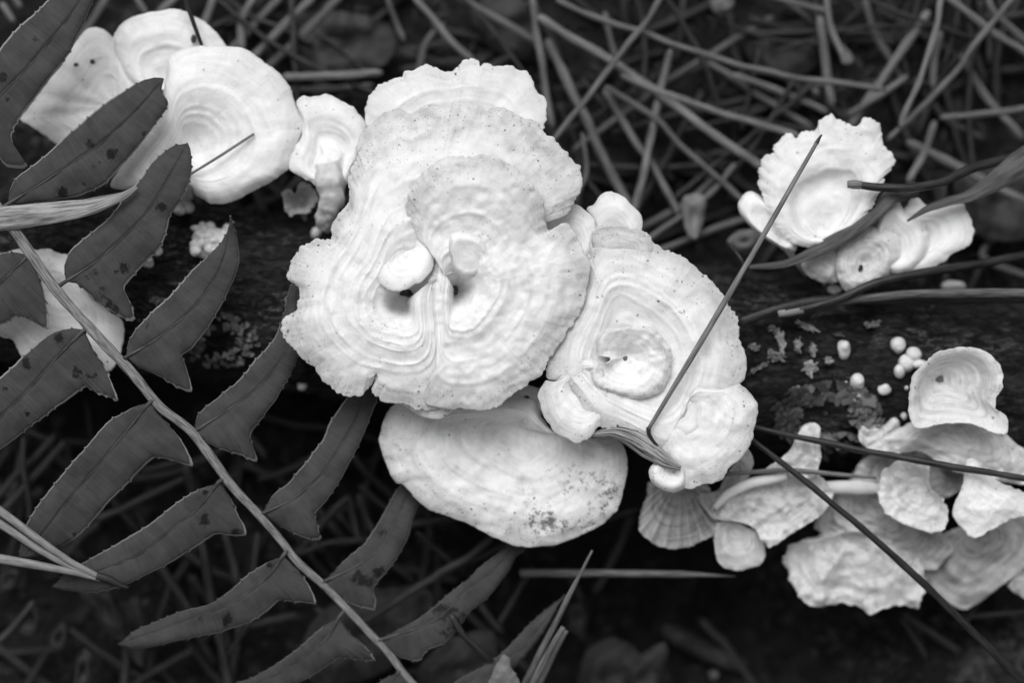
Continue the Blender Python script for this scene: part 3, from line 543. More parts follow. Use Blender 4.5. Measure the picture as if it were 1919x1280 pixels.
cluster('small pale twisted knob below the cluster of round buttons', W4((1113, 140), (1130, 102), (1190, 95), (1240, 98), (1285, 63), (1312, 85), (1295, 150), (1230, 182), (1172, 202), (1130, 182)), W4((1190, 145))[0], [(0, 246), (.5, 250), (.9, 240), (1, 230)], (1640, 815, 190), mat='cap_grey', bumps=(7, 14), jag=1.2, thick=26)
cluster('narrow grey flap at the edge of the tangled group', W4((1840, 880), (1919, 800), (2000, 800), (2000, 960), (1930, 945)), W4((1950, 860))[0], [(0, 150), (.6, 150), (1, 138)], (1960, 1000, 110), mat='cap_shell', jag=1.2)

# round young buttons
BT = 'young round fungus buttons on the log bark'
for i, (x, y, rx, ry, lab) in enumerate([(*W3((760, 322))[0], 14, 17, 'oval pale young fungus button alone on the bark'),
        (*W3((1112, 297))[0], 14, 14, 'pale young button topping the branched clump beside the cup-shaped fungus'),
        (*W3((850, 537))[0], 13, 14, 'largest of the three round buttons above the lichen rosette'),
        (*W3((770, 555))[0], 7, 7, 'smallest of the three round buttons above the lichen rosette'),
        (*W3((838, 630))[0], 11, 11, 'round button touching the lichen rosette'),
        (*W3((1025, 582))[0], 12, 12, 'round pale button standing apart between lichen and cup-shaped fungus'),
        (*W3((1163, 573))[0], 5, 5, 'tiny pale button beside the rim of the cup-shaped fungus'),
        (*W3((1150, 755))[0], 6, 7, 'tiny pale button below the rim of the cup-shaped fungus'),
        (592, 436, 9, 11, 'round button in the gap between stalked cap and largest rosette'),
        (613, 430, 11, 13, 'lumpy button tucked against the largest rosette'),
        (278, 492, 12, 12, 'round button beside the blotched fern leaflet'),
        (293, 470, 10, 10, 'smaller round button beside the blotched fern leaflet'),
        (1787, 536, 20, 10, 'flat pale button behind the long pale stems'),
        (568, 722, 9, 11, 'little pale button under the edge of the largest rosette')]):
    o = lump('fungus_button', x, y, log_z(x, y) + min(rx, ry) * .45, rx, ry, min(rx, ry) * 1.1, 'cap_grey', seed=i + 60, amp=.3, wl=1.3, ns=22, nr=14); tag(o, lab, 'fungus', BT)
cl = thing('fungus_clump', tuple(wp(1700, 685, log_z(1700, 685)))); tag(cl, 'branched pale clump of fused buttons beside the cup-shaped fungus', 'fungus', BT)
for i, (x, y, a_, b_) in enumerate(((1712, 664, 15, 14), (1700, 680, 16, 16), (1686, 696, 11, 13), (1722, 682, 16, 10))):
    lump('knob', x, y, log_z(x, y) + 8, a_, b_, 15, 'cap_grey', cl, seed=i + 20)
cl = thing('fungus_clump', tuple(wp(395, 450, log_z(395, 450)))); tag(cl, 'knobbly pale clump like cauliflower behind a fern leaflet tip', 'fungus', BT)
lump('knob', 396, 450, log_z(396, 450) + 18, 36, 28, 18, 'cap_grey', cl, seed=199, amp=.35, ns=30, nr=18)
for i in range(24):
    x = 395 + rng.uniform(-32, 32); y = 449 + rng.uniform(-26, 26)
    lump('knob', x, y, log_z(x, y) + 24 + rng.uniform(-4, 6), rng.uniform(6, 13), rng.uniform(6, 12), 11, 'cap_grey', cl, seed=i + 200, ns=12, nr=8)
cl = thing('fungus_clump', tuple(wp(342, 378, 150))); tag(cl, 'small knobbly pale clump below the smooth round cap', 'fungus', BT)
for i, (x, y) in enumerate(((330, 370), (345, 378), (352, 388), (338, 392), (348, 368))): lump('knob', x, y, log_z(x, y) + 70, 12, 11, 40, 'cap_grey', cl, seed=i + 300)
o = cap('bracket_fungus', [(530, 362), (545, 352), (552, 366), (562, 345), (580, 343), (592, 362), (588, 385), (575, 403), (560, 396), (545, 404), (533, 388)], (562, 376), [(0, 178), (.35, 184), (.7, 206), (1, 212)], jag=4, mat='cap_shell', bumps=(8, 9), stem=(575, 425, 150), thick=10); LB(o, 'little curled grey cup beside the stalked white cap')

# ------------------------------------------------------------------ lichen
def lobe_mesh():
    V = []; F = []; R = 7
    for i in range(R + 1):
        t = i / R; wd = (.25 + .95 * t ** .8) * (1 if i < R else .62)
        for j in range(5):
            q = (j - 2) / 2; V.append((t + .12 * math.cos(q * 4.7) * t, q * wd * .55, .16 * t + .18 * t * t - .10 * q * q + .05 * math.sin(j * 3 + i)))
    for i in range(R):
        for j in range(4): a = i * 5 + j; F.append((a, a + 5, a + 6, a + 1))
    me = bpy.data.meshes.new('lobe'); me.from_pydata(V, [], F); me.polygons.foreach_set('use_smooth', [True] * len(F)); return me
LOBE = {k: lobe_mesh() for k in ('lichen', 'lichen_pale')}
for k in LOBE: LOBE[k].materials.append(M[k])
def lichen(x0, y0, rx, ry, count, size, mat, label, seed, fill=.15):
    r = random.Random(seed); e = thing('lichen', tuple(wp(x0, y0, log_z(x0, y0)))); tag(e, label, 'lichen', 'grey lichen on the bark')
    for i in range(count):
        rr = math.sqrt(r.uniform(fill, 1)); th = r.uniform(0, 2 * math.pi); x = x0 + rx * rr * math.cos(th); y = y0 + ry * rr * math.sin(th)
        ob = bpy.data.objects.new('lobe', LOBE[mat]); C.objects.link(ob); ob.parent = e
        p = wp(x, y, log_z(x, y) + 8 + 6 * r.random()) - np.array(e.location); ob.location = p
        s = size * r.uniform(.7, 1.3) * U; ob.scale = (s, s * r.uniform(.7, 1.1), s * r.uniform(.6, 1.1))
        slope = (log_z(x, y + 3) - log_z(x, y - 3)) / 6
        ob.rotation_euler = (math.atan(slope) * .8, r.uniform(-.75, .15), -th + r.uniform(-.6, .6))
    return e
lichen(1552, 785, 92, 58, 190, 18, 'lichen', 'leafy grey lichen rosette on the log among round buttons', 1)
lichen(415, 640, 62, 45, 150, 10, 'lichen', 'faint grey lichen crust on the log between fern leaflets', 2)
def flake(x, y, rx, ry, ang, mat, label, seed):
    r = random.Random(seed); ca, sa = math.cos(ang), math.sin(ang); out = []
    for k in range(18):
        th = k / 18 * 2 * math.pi; q = r.uniform(.45, 1.1) if k % 2 else r.uniform(.75, 1.25)
        a_, b_ = rx * q * math.cos(th), ry * q * math.sin(th); out.append((x + ca * a_ - sa * b_, y + sa * a_ + ca * b_))
    z = log_z(x, y) + 8
    sl = (log_z(x, y + 4) - log_z(x, y - 4)) / 8
    o = cap('lichen', out, (x, y), [(0, z), (.6, z + 3), (1, z)], tilt=(0, sl), thick=5, jag=2.5, jagwl=4, bumps=(5, 8), wave=4, mat=mat)
    tag(o, label, 'lichen', 'grey lichen on the bark')
for i, a_ in enumerate(((1519, 690, 17, 15, 0, 'lichen_pale', 'pale frilly lichen tuft on the log above the leafy rosette'), (1524, 655, 7, 14, .1, 'lichen_pale', 'short pale lichen strip just above the frilly tuft'), (1512, 612, 27, 8, .45, 'lichen_pale', 'pale slanting lichen flake below the cut stem tip'), (1463, 638, 10, 24, -.2, 'lichen_pale', 'pale upright lichen flake beside the zoned rosette'), (1495, 648, 9, 17, .2, 'lichen_pale', 'thin lichen scrap between two pale flakes'),
        (1412, 652, 11, 9, .3, 'lichen', 'lichen speck against the toothed rosette margin'), (1634, 608, 17, 7, -.3, 'lichen', 'small curled lichen flake on dark bark'), (1498, 731, 12, 6, .5, 'lichen_pale', 'small pale lichen scrap above the leafy rosette'), (1572, 627, 10, 5, .3, 'lichen', 'dull narrow lichen fleck above the oval button'), (1450, 618, 14, 8, .2, 'lichen', 'dull ragged lichen patch under the dark resting stem'),
        (1455, 668, 22, 12, .1, 'lichen', 'dim flat lichen plate beneath the upright flake'), (1552, 676, 9, 8, .6, 'lichen_pale', 'tiny bright lichen curl right of the frilly tuft'), (1420, 690, 22, 6, -.5, 'lichen', 'thin dull lichen streak beside the rosette margin'), (1425, 768, 8, 7, 0, 'lichen', 'dull lichen spot beside the smooth lower lobe of the rosette'), (548, 575, 12, 34, .1, 'lichen', 'dim lichen strip beside the largest rosette'), (292, 563, 10, 9, 0, 'lichen', 'dull lichen spot on dark bark between fern leaflets'))):
    flake(*a_, 40 + i)

# ------------------------------------------------------------------ fern frond
RA = [(-120, 240), (0, 395), (60, 480), (120, 560), (190, 638), (232, 682), (300, 762), (365, 815), (430, 905), (490, 970), (550, 1045), (610, 1100), (660, 1150), (710, 1205), (750, 1255), (800, 1310), (850, 1370)]
def rach_z(x, y): return float(np.interp(x, [-120, 0, 230, 490, 740, 850], [395, 392, 372, 320, 262, 240]))
FERN = thing('fern_frond', tuple(wp(850, 1370, 150))); tag(FERN, 'dark fern frond with toothed eared leaflets reaching over the log', 'fern')
tube('rachis', [(x, y, rach_z(x, y)) for x, y in RA], [10, 9.5, 9, 8.5, 7.5, 6.5, 6], 'rachis', FERN, sides=14, n=150, groove=.35, wob=1.5, seed=8)
SPOTS = [(x, y, q) for q, L_ in ((11, Z2((520, 335), (690, 300), (570, 440), (620, 515), (640, 560), (330, 690), (430, 890), (520, 900), (150, 835)) + Z1((500, 800), (620, 860), (350, 1070), (900, 1150), (10, 430))), (6, Z2((820, 630), (30, 980), (640, 320), (480, 340), (150, 1115)) + Z1((515, 930), (800, 740), (465, 1020), (560, 900), (200, 215), (40, 545)) + Z3((1025, 330), (1345, 690), (370, 540))), (13, Z3((1025, 465), (1130, 965), (1180, 540)) + W6((430, 470), (480, 490), (530, 440), (440, 460)))) for x, y in L_]
def pinna(base, mid, up, low, tip_dz=0, curl=5, seed=0, spots=None):
    base = np.array(base, float); rz = rach_z(*base); NN = 150
    mid = [tuple(base)] + list(mid); Mm, ML = cr(mid, 80)
    arcM = np.linspace(0, ML, 80)
    V = []; F = []; uu = []; vv = []; K = 7
    for side, edge in ((0, up), (1, low)):
        E, EL = cr([tuple(base)] + list(edge), NN); q = np.linspace(0, EL, NN)
        T = np.gradient(E, axis=0); T /= np.linalg.norm(T, axis=1)[:, None] + 1e-9; Nn = np.stack([T[:, 1], -T[:, 0]], -1)
        if side == 1: Nn = -Nn
        if (Nn[NN // 2] @ (E[NN // 2] - Mm[40])) < 0: Nn = -Nn
        tooth = ((q / 19 + .4 * vn(q / 40, 1, seed + side)) % 1.0); amp = (.9 + 2.6 * (tooth > .9) * (vn(np.floor(q / 19) * 7.7, 2.2, seed) > -.5)) * sst(6, 25, q) * sst(EL, EL - 10, q)
        E = E + Nn * (amp * tooth ** 3)[:, None] + Nn * (1.3 * vn(q / 26, 4, seed + side + 3))[:, None]
        dd = np.linalg.norm(E[:, None] - Mm[None], axis=2); t = arcM[np.argmin(dd, axis=1)]
        t = np.maximum.accumulate(np.convolve(np.r_[np.full(4, t[0]), t, np.full(4, t[-1])], np.ones(9) / 9, 'valid')); t[0] = 0
        mx = np.stack([np.interp(t, arcM, Mm[:, k]) for k in (0, 1)], -1)
        b0 = len(V); v = np.linspace(0, 1, K + 1); p = mx[:, None] * (1 - v)[None, :, None] + E[:, None] * v[None, :, None]
        hw = np.linalg.norm(E - mx, axis=1)[:, None]
        z = rz + 3 + tip_dz * (t / ML)[:, None] ** 1.3 + 0.014 * hw * np.sin(np.minimum(1, v * 1.2) * math.pi)[None] - curl * v[None] ** 5 + 5 * vn(p[..., 0] / 45, p[..., 1] / 45, seed) + .8 * vn(p[..., 0] / 14, p[..., 1] / 14, seed + 2)
        V += list(wp(p[..., 0], p[..., 1], z).reshape(-1, 3)); uu += list((t[:, None] + 30 * v[None]).ravel()); vv += list(np.broadcast_to(v, (NN, K + 1)).ravel())
        for i in range(NN - 1):
            for k in range(K):
                a = b0 + i * (K + 1) + k; f = (a, a + K + 1, a + K + 2, a + 1); F.append(f)
    V = np.array(V); F2 = []
    for f in F:
        a, b_, c = V[f[0]], V[f[1]], V[f[2]]; d = V[f[3]]
        nz = (np.cross(b_ - a, c - a) + np.cross(c - a, d - a))[2]; F2.append(f if nz >= 0 else f[::-1])
    sx = V[:, 0] / U * D / (D - V[:, 2] / U) + 959.5; sy = -V[:, 1] / U * D / (D - V[:, 2] / U) + 640; spt = np.zeros(len(V))
    for x_, y_, q_ in SPOTS: spt = np.maximum(spt, .68 * np.exp(-((sx - x_) ** 2 + (sy - y_) ** 2) / (q_ * 1.5) ** 2))
    lf = mesh_obj('leaflet', V, F2, M['fern'], FERN, attrs=dict(u=uu, v=vv, spot=spt))
    sol = lf.modifiers.new('thickness', 'SOLIDIFY'); sol.thickness = 2.2 * U; sol.offset = -1
    # midrib from the rachis
    Rr, _ = cr(RA, 300); near = Rr[np.argmin(np.linalg.norm(Rr - base, axis=1))]
    pts = [(near[0], near[1], rach_z(*near))]
    for i in list(range(0, 72, 8)):
        p = Mm[i]; pts.append((p[0], p[1], rz + 3.0 + tip_dz * (i / 79) ** 1.3 + 5 * float(vn(p[0] / 45, p[1] / 45, seed))))
    tube('midrib', pts, [4.5, 1.7, 1.4, 1.2, 1.0, .5], 'midrib', lf, sides=7, n=40)
    return lf
PN = [
 (Z1((-60, 600)), Z1((0, 530), (150, 380), (300, 200), (450, 0), (530, -240)), Z1((-75, 480), (-50, 370), (0, 270), (90, 160), (200, 60), (260, 0), (400, -150), (530, -260)), Z1((-40, 760), (0, 880), (50, 935), (140, 932), (95, 860), (62, 760), (110, 660), (250, 470), (380, 300), (440, 190), (510, 20), (560, -120), (530, -260)), -15),
 (Z1((40, 1140)), Z1((250, 1010), (400, 910), (560, 800), (740, 640), (905, 450)), Z1((55, 1050), (100, 980), (200, 905), (300, 820), (390, 740), (490, 650), (590, 570), (700, 500), (800, 445), (860, 432), (912, 436)), Z1((150, 1135), (300, 1115), (450, 1090), (570, 1040), (640, 970), (760, 830), (860, 700), (942, 580), (905, 510), (912, 436)), -20),
 (Z2((365, 380)), Z2((540, 265), (700, 120), (810, 10), (900, -130), (1010, -330), (1040, -390)), Z2((362, 290), (390, 210), (440, 160), (520, 100), (600, 30), (700, -100), (770, -180), (850, -290), (950, -370), (1045, -397)), Z2((420, 390), (500, 450), (600, 530), (690, 590), (742, 600), (744, 550), (720, 480), (700, 405), (800, 290), (890, 190), (930, 90), (950, 10), (990, -50), (1050, -150), (1066, -230), (1062, -340), (1045, -397)), -12),
 (Z2((705, 800)), Z2((860, 710), (1000, 600), (1120, 480), (1230, 300), (1283, 100)), Z2((720, 720), (760, 640), (860, 540), (940, 470), (1010, 390), (1100, 290), (1200, 200), (1260, 110), (1280, 50), (1284, 10)), Z2((760, 850), (850, 890), (940, 940), (1010, 978), (1068, 995), (1060, 930), (1040, 850), (1013, 795), (1080, 740), (1180, 610), (1270, 450), (1330, 290), (1332, 200), (1310, 80), (1284, 10)), -18),
 ([(363, 810)], Z2((1250, 1110), (1420, 990), (1530, 870), (1600, 760), (1640, 600), (1660, 420)), Z2((1100, 1130), (1170, 1060), (1300, 960), (1390, 860), (1480, 760), (1550, 660), (1590, 540), (1610, 440), (1660, 330)), [(400, 835), (440, 850), (480, 865), (478, 845), (470, 815), (495, 780), (525, 735), (550, 690), (562, 655), (572, 600), (570, 550), (560, 512)], -25),
 ([(491, 963)], [(544, 939), (600, 894), (630, 849), (665, 790), (690, 720)], [(510, 930), (540, 905), (570, 870), (605, 825), (620, 790), (640, 760), (658, 735), (695, 670)], [(530, 990), (570, 1008), (600, 1013), (598, 995), (590, 965), (610, 940), (640, 895), (665, 850), (690, 790), (706, 750), (712, 710), (695, 670)], -12),
 (W6((270, 490)), W6((420, 420), (540, 330), (600, 230), (660, 100), (720, -40)), W6((330, 430), (400, 365), (470, 300), (520, 230), (580, 120), (620, 50), (720, -70)), W6((340, 560), (420, 600), (510, 628), (522, 590), (512, 520), (560, 460), (620, 380), (680, 270), (700, 190), (735, 110), (755, 20), (720, -70)), -55),
 (W6((530, 772)), W6((700, 720), (830, 660), (950, 540), (1080, 440), (1200, 300)), W6((640, 715), (740, 660), (850, 570), (960, 480), (1060, 390), (1150, 315), (1240, 220)), W6((600, 830), (720, 872), (770, 820), (860, 780), (960, 650), (1060, 560), (1150, 450), (1190, 370), (1250, 310), (1240, 220)), -40),
 (W6((770, 1050)), W6((920, 1000), (1080, 920), (1200, 830), (1300, 720), (1420, 570)), W6((900, 970), (1080, 868), (1200, 760), (1300, 660), (1430, 550)), W6((850, 1100), (1000, 1060), (1100, 980), (1200, 890), (1300, 770), (1430, 550)), -30),
 (Z2((155, 240)), Z2((60, 330), (0, 390), (-140, 520), (-300, 640)), Z2((110, 220), (60, 215), (0, 220), (-100, 280), (-200, 380), (-310, 650)), Z2((200, 310), (240, 430), (270, 560), (271, 645), (200, 610), (100, 575), (30, 610), (0, 615), (-80, 650), (-200, 700), (-310, 650)), -25),
 (Z2((470, 650)), Z2((320, 800), (180, 960), (0, 1140), (-150, 1280), (-320, 1400)), Z2((400, 640), (310, 655), (240, 700), (150, 780), (60, 860), (0, 915), (-120, 1010), (-250, 1150), (-330, 1410)), Z2((510, 740), (570, 840), (620, 930), (662, 1045), (600, 1020), (540, 1000), (480, 970), (400, 1020), (280, 1110), (150, 1200), (60, 1280), (-60, 1360), (-200, 1420), (-330, 1410)), -40),
 ([(280, 755)], [(240, 805), (190, 865), (130, 935), (80, 1000), (48, 1042)], [(240, 768), (205, 790), (180, 815), (140, 862), (100, 910), (60, 965), (42, 1005), (36, 1045)], [(310, 790), (335, 820), (350, 845), (361, 874), (325, 865), (290, 860), (260, 885), (220, 925), (180, 970), (140, 1010), (100, 1030), (60, 1046), (36, 1045)], -50),
 (Z3((1090, 280)), Z3((1000, 400), (850, 520), (700, 640), (500, 720), (280, 795)), Z3((990, 320), (900, 370), (800, 450), (700, 520), (560, 600), (450, 660), (350, 720), (260, 802)), Z3((1140, 340), (1180, 420), (1225, 500), (1226, 545), (1140, 545), (1070, 540), (950, 620), (830, 690), (740, 740), (600, 800), (450, 830), (330, 820), (260, 802)), -45),
 (Z3((1415, 645)), Z3((1350, 740), (1230, 840), (1100, 910), (900, 980), (600, 1088)), Z3((1320, 690), (1220, 760), (1140, 830), (1050, 890), (930, 920), (800, 970), (680, 1020), (588, 1090)), Z3((1480, 710), (1540, 790), (1577, 882), (1500, 880), (1400, 870), (1340, 920), (1240, 980), (1100, 1030), (950, 1060), (800, 1090), (660, 1112), (588, 1090)), -40),
 (W6((345, 660)), W6((290, 760), (150, 870), (0, 960), (-200, 1025)), W6((250, 720), (150, 810), (50, 880), (-50, 940), (-150, 980), (-230, 1032)), W6((400, 740), (470, 800), (522, 868), (430, 860), (350, 855), (280, 900), (180, 960), (50, 1020), (-120, 1060), (-230, 1032)), -30),
 (W6((630, 922)), W6((580, 990), (480, 1050), (330, 1120)), W6((570, 950), (520, 985), (400, 1050), (320, 1130)), W6((670, 960), (690, 1030), (600, 1060), (450, 1120), (320, 1130)), -25),
]
for i, (b_, m_, u_, l_, dz) in enumerate(PN): pinna(b_[0], m_, u_, l_, dz, seed=500 + 7 * i)

# ------------------------------------------------------------------ foreground needles, stems, blades
def needle(pts, w_, mat, label, cat='pine needle', group=None, name='pine_needle', **kw):
    o = tube(name, pts, w_, mat, **kw); return tag(o, label, cat, group)
nl = thing('pine_needle', tuple(wp(1216, 805, 400))); tag(nl, 'long straight pine needle leaning across the zoned round rosette', 'pine needle')
tube('shaft', [(1216, 803, 400), (1290, 680, 412), (1385, 520, 408), (1470, 372, 392), (1532, 264, 372)], [3.4, 5.2, 5.2, 4.6, 3.4], 'needle', nl, sides=10, n=60, groove=.2)
tube('tip', [(1530, 268, 372), (1537, 256, 370), (1540, 252, 369)], [4.2, 3, 1.4], 'needle_dark', nl, n=8)
tube('sheath', [(1216, 803, 400), (1217, 815, 398), (1226, 830, 396), (1240, 846, 394), (1268, 880, 392)], [4.5, 2.8, 4.5, 3.2, 2.4], 'needle_dark', nl, n=24, wob=1.5)
fs = thing('pine_needle', tuple(wp(225, 1096, 300))); tag(fs, 'pale bundle of pine needles joined in a dark sheath over the fern', 'pine needle')
tube('shaft', [(-80, 905, 330), (0, 958, 334), (70, 1010, 334), (130, 1052, 330), (190, 1084, 322)], [8, 8, 7, 6, 5], 'needle_pale', fs, groove=.25, n=40)
tube('shaft', [(-80, 938, 322), (0, 982, 328), (70, 1028, 328), (130, 1062, 326), (188, 1086, 320)], [8, 8, 7, 6, 4], 'needle_pale', fs, groove=.25, n=40)
tube('shaft', [(-80, 1036, 322), (0, 1048, 330), (80, 1062, 330), (140, 1074, 326), (188, 1087, 320)], [9, 9, 8, 6, 4], 'needle_pale', fs, groove=.25, n=40)
tube('sheath', [(182, 1083, 322), (205, 1088, 320), (225, 1096, 318), (240, 1100, 316)], [8, 7, 6, 3], 'needle_dark', fs, n=16, wob=3)
bl = ribbon('grass_blade', [(-140, 422, 402), (0, 410, 408), (80, 400, 410), (160, 388, 408), (225, 368, 400), (256, 350, 392)], [20, 21, 21, 19, 14, 3], 'blade', twist=(.1, -.1, .15, .3), cup=.2, seed=3)
tag(bl, 'pale dry grass blade lying across the fern stalk', 'grass blade')
needle([(345, -10, 290), (362, 40, 282), (378, 84, 262)], [4.5, 4, 3.5], 'needle_dark', 'short dark needle stuck in the top of the blunt white cap')
o = lump('bark_fragment', 363, 72, 262, 5, 8, 5, 'pit', seed=5); tag(o, 'tiny black crumb at the foot of the stuck needle', 'debris')
needle([(357, 326, 312), (415, 290, 318), (476, 250, 316)], [2.2, 2.6, 2.2], 'needle', 'fine short needle lying on the smooth round white cap')
DS = 'dark stems leaning over the lower fungi'
needle([(1380, 790, 286), (1415, 800, 288), (1500, 820, 290), (1661, 852, 300), (1796, 877, 310), (1960, 903, 316)], [5, 5.5, 6, 6.5, 6, 6], 'needle_dark', 'thin dark stem passing behind the white pointed fungus', 'stem', DS, 'dry_stem', n=70, wob=1.5)
needle([(1380, 800, 312), (1409, 823, 314), (1480, 879, 318), (1603, 979, 316), (1719, 1083, 300), (1827, 1190, 260), (1960, 1320, 200)], [4.5, 5.5, 6, 6.5, 7, 7.5, 8], 'needle_dark', 'long dark stem slanting over the folded bracket down to the ground', 'stem', DS, 'dry_stem', n=80, wob=1.5)
needle([(1361, 889, 290), (1476, 881, 276), (1546, 887, 274), (1642, 896, 272)], [4, 4.5, 4.2, 3], 'needle', 'thin grey needle crossing behind the slanting dark stem')
needle([(1385, 604, 292), (1450, 582, 290), (1530, 565, 280), (1640, 560, 268), (1800, 560, 258), (1960, 560, 250)], [9, 10, 10, 9, 8, 8], 'needle_dark', 'dark stem resting on the log beside the zoned rosette', 'stem', name='dry_stem', groove=.3)
needle([(1560, 567, 292), (1680, 553, 290), (1800, 549, 286), (1960, 550, 280)], [6, 8, 9, 9], 'needle', 'straight pale stem lying along the top of the log', 'stem', name='dry_stem', groove=.2)
ds = thing('dry_stem', tuple(wp(1600, 545, 270))); tag(ds, 'bent stem with a pale cut tip pointing at the zoned rosette', 'stem')
tube('shaft', [(1472, 586, 306), (1530, 573, 306), (1580, 557, 303), (1640, 530, 300), (1720, 512, 285), (1830, 495, 240), (1960, 470, 190)], [7, 7, 7.5, 8, 9, 8, 7], 'needle_dark', ds, n=60)
tube('cut_tip', [(1458, 588, 307), (1474, 586, 306), (1505, 580, 306)], [6.5, 7.6, 7.2], 'needle_pale', ds, n=12)
dt = thing('dry_stem', tuple(wp(1850, 320, 200))); tag(dt, 'dark curved stem with a cut end lying over the ragged white cap', 'stem')
tube('shaft', [(1604, 345, 318), (1640, 350, 318), (1700, 352, 314), (1760, 342, 300), (1830, 312, 268), (1960, 280, 200)], [7, 8, 8.5, 9, 9, 9], 'needle_dark', dt, n=50)
tube('cut_end', [(1588, 345, 319), (1596, 345, 319), (1614, 346, 318)], [6.5, 8.5, 7.6], 'needle', dt, n=10)
wbl = ribbon('withered_blade', [(1405, 500, 275), (1470, 492, 290), (1530, 465, 300), (1590, 435, 303), (1635, 398, 303), (1665, 365, 296), (1720, 350, 280)], [4, 9, 14, 14, 15, 20, 12], 'blade_dark', twist=(.3, .9, .4, 1.1, .2), cup=.4, seed=11)
tag(wbl, 'withered brown blade curling between the two white caps', 'grass blade')
wb2 = ribbon('withered_blade', [(1700, 414, 300), (1738, 390, 300), (1780, 375, 296), (1819, 364, 290), (1885, 325, 270), (1960, 270, 240)], [2, 8, 12, 18, 26, 26], 'blade_dark', twist=(.2, .6, .2, .5), cup=.3, seed=12)
tag(wb2, 'broad withered blade narrowing to a point over the stepped white bracket', 'grass blade')
needle([(1362, 455, 235), (1385, 480, 262), (1394, 500, 262), (1393, 528, 250)], [3, 4, 4, 3], 'needle_dark', 'little hooked twig beneath the leaning needle', 'twig', name='twig')
# bottom front pieces
needle([(1110, 1032, 292), (1070, 1110, 280), (1030, 1190, 250), (970, 1310, 190)], [2, 5, 6, 6], 'needle', 'sharp-pointed upright needle left of the black hollow')
needle([(975, 1074, 150), (1100, 1075, 175), (1250, 1076, 190), (1340, 1079, 196), (1378, 1081, 198)], [8, 7.5, 7, 6.5, 1], 'needle', 'straight horizontal needle crossing the black hollow')
ns = thing('grass_blade', tuple(wp(980, 1310, 150))); tag(ns, 'blunt split straw stub beside the sharp-pointed needle', 'straw')
tube('half', [(1056, 1176, 292), (1030, 1220, 282), (985, 1310, 240)], [5, 6.5, 7], 'needle', ns, n=24)
tube('half', [(1062, 1182, 290), (1040, 1222, 280), (998, 1310, 238)], [4.5, 6, 6.5], 'needle', ns, n=24)
needle([(845, 1155, 262), (868, 1190, 262), (900, 1220, 250), (945, 1260, 220)], [6.5, 6, 6.5, 7], 'needle_dark', 'crooked dark twig with a broken hollow end over a fern leaflet', 'twig', name='twig', wob=3)
o = cap('dead_leaf', [(945, 1228), (956, 1240), (962, 1256), (970, 1275), (975, 1300), (945, 1320), (915, 1300), (918, 1275), (924, 1255), (934, 1240)], (944, 1290), [(0, 262), (.6, 266), (1, 262)], thick=3, jag=3, jagwl=5, mat='dead_pale', bumps=(3, 12), stem=None); tag(o, 'small toothed leaflet tip poking up beside the straw stub', 'leaf')
o.data.materials.clear(); o.data.materials.append(M['needle'])

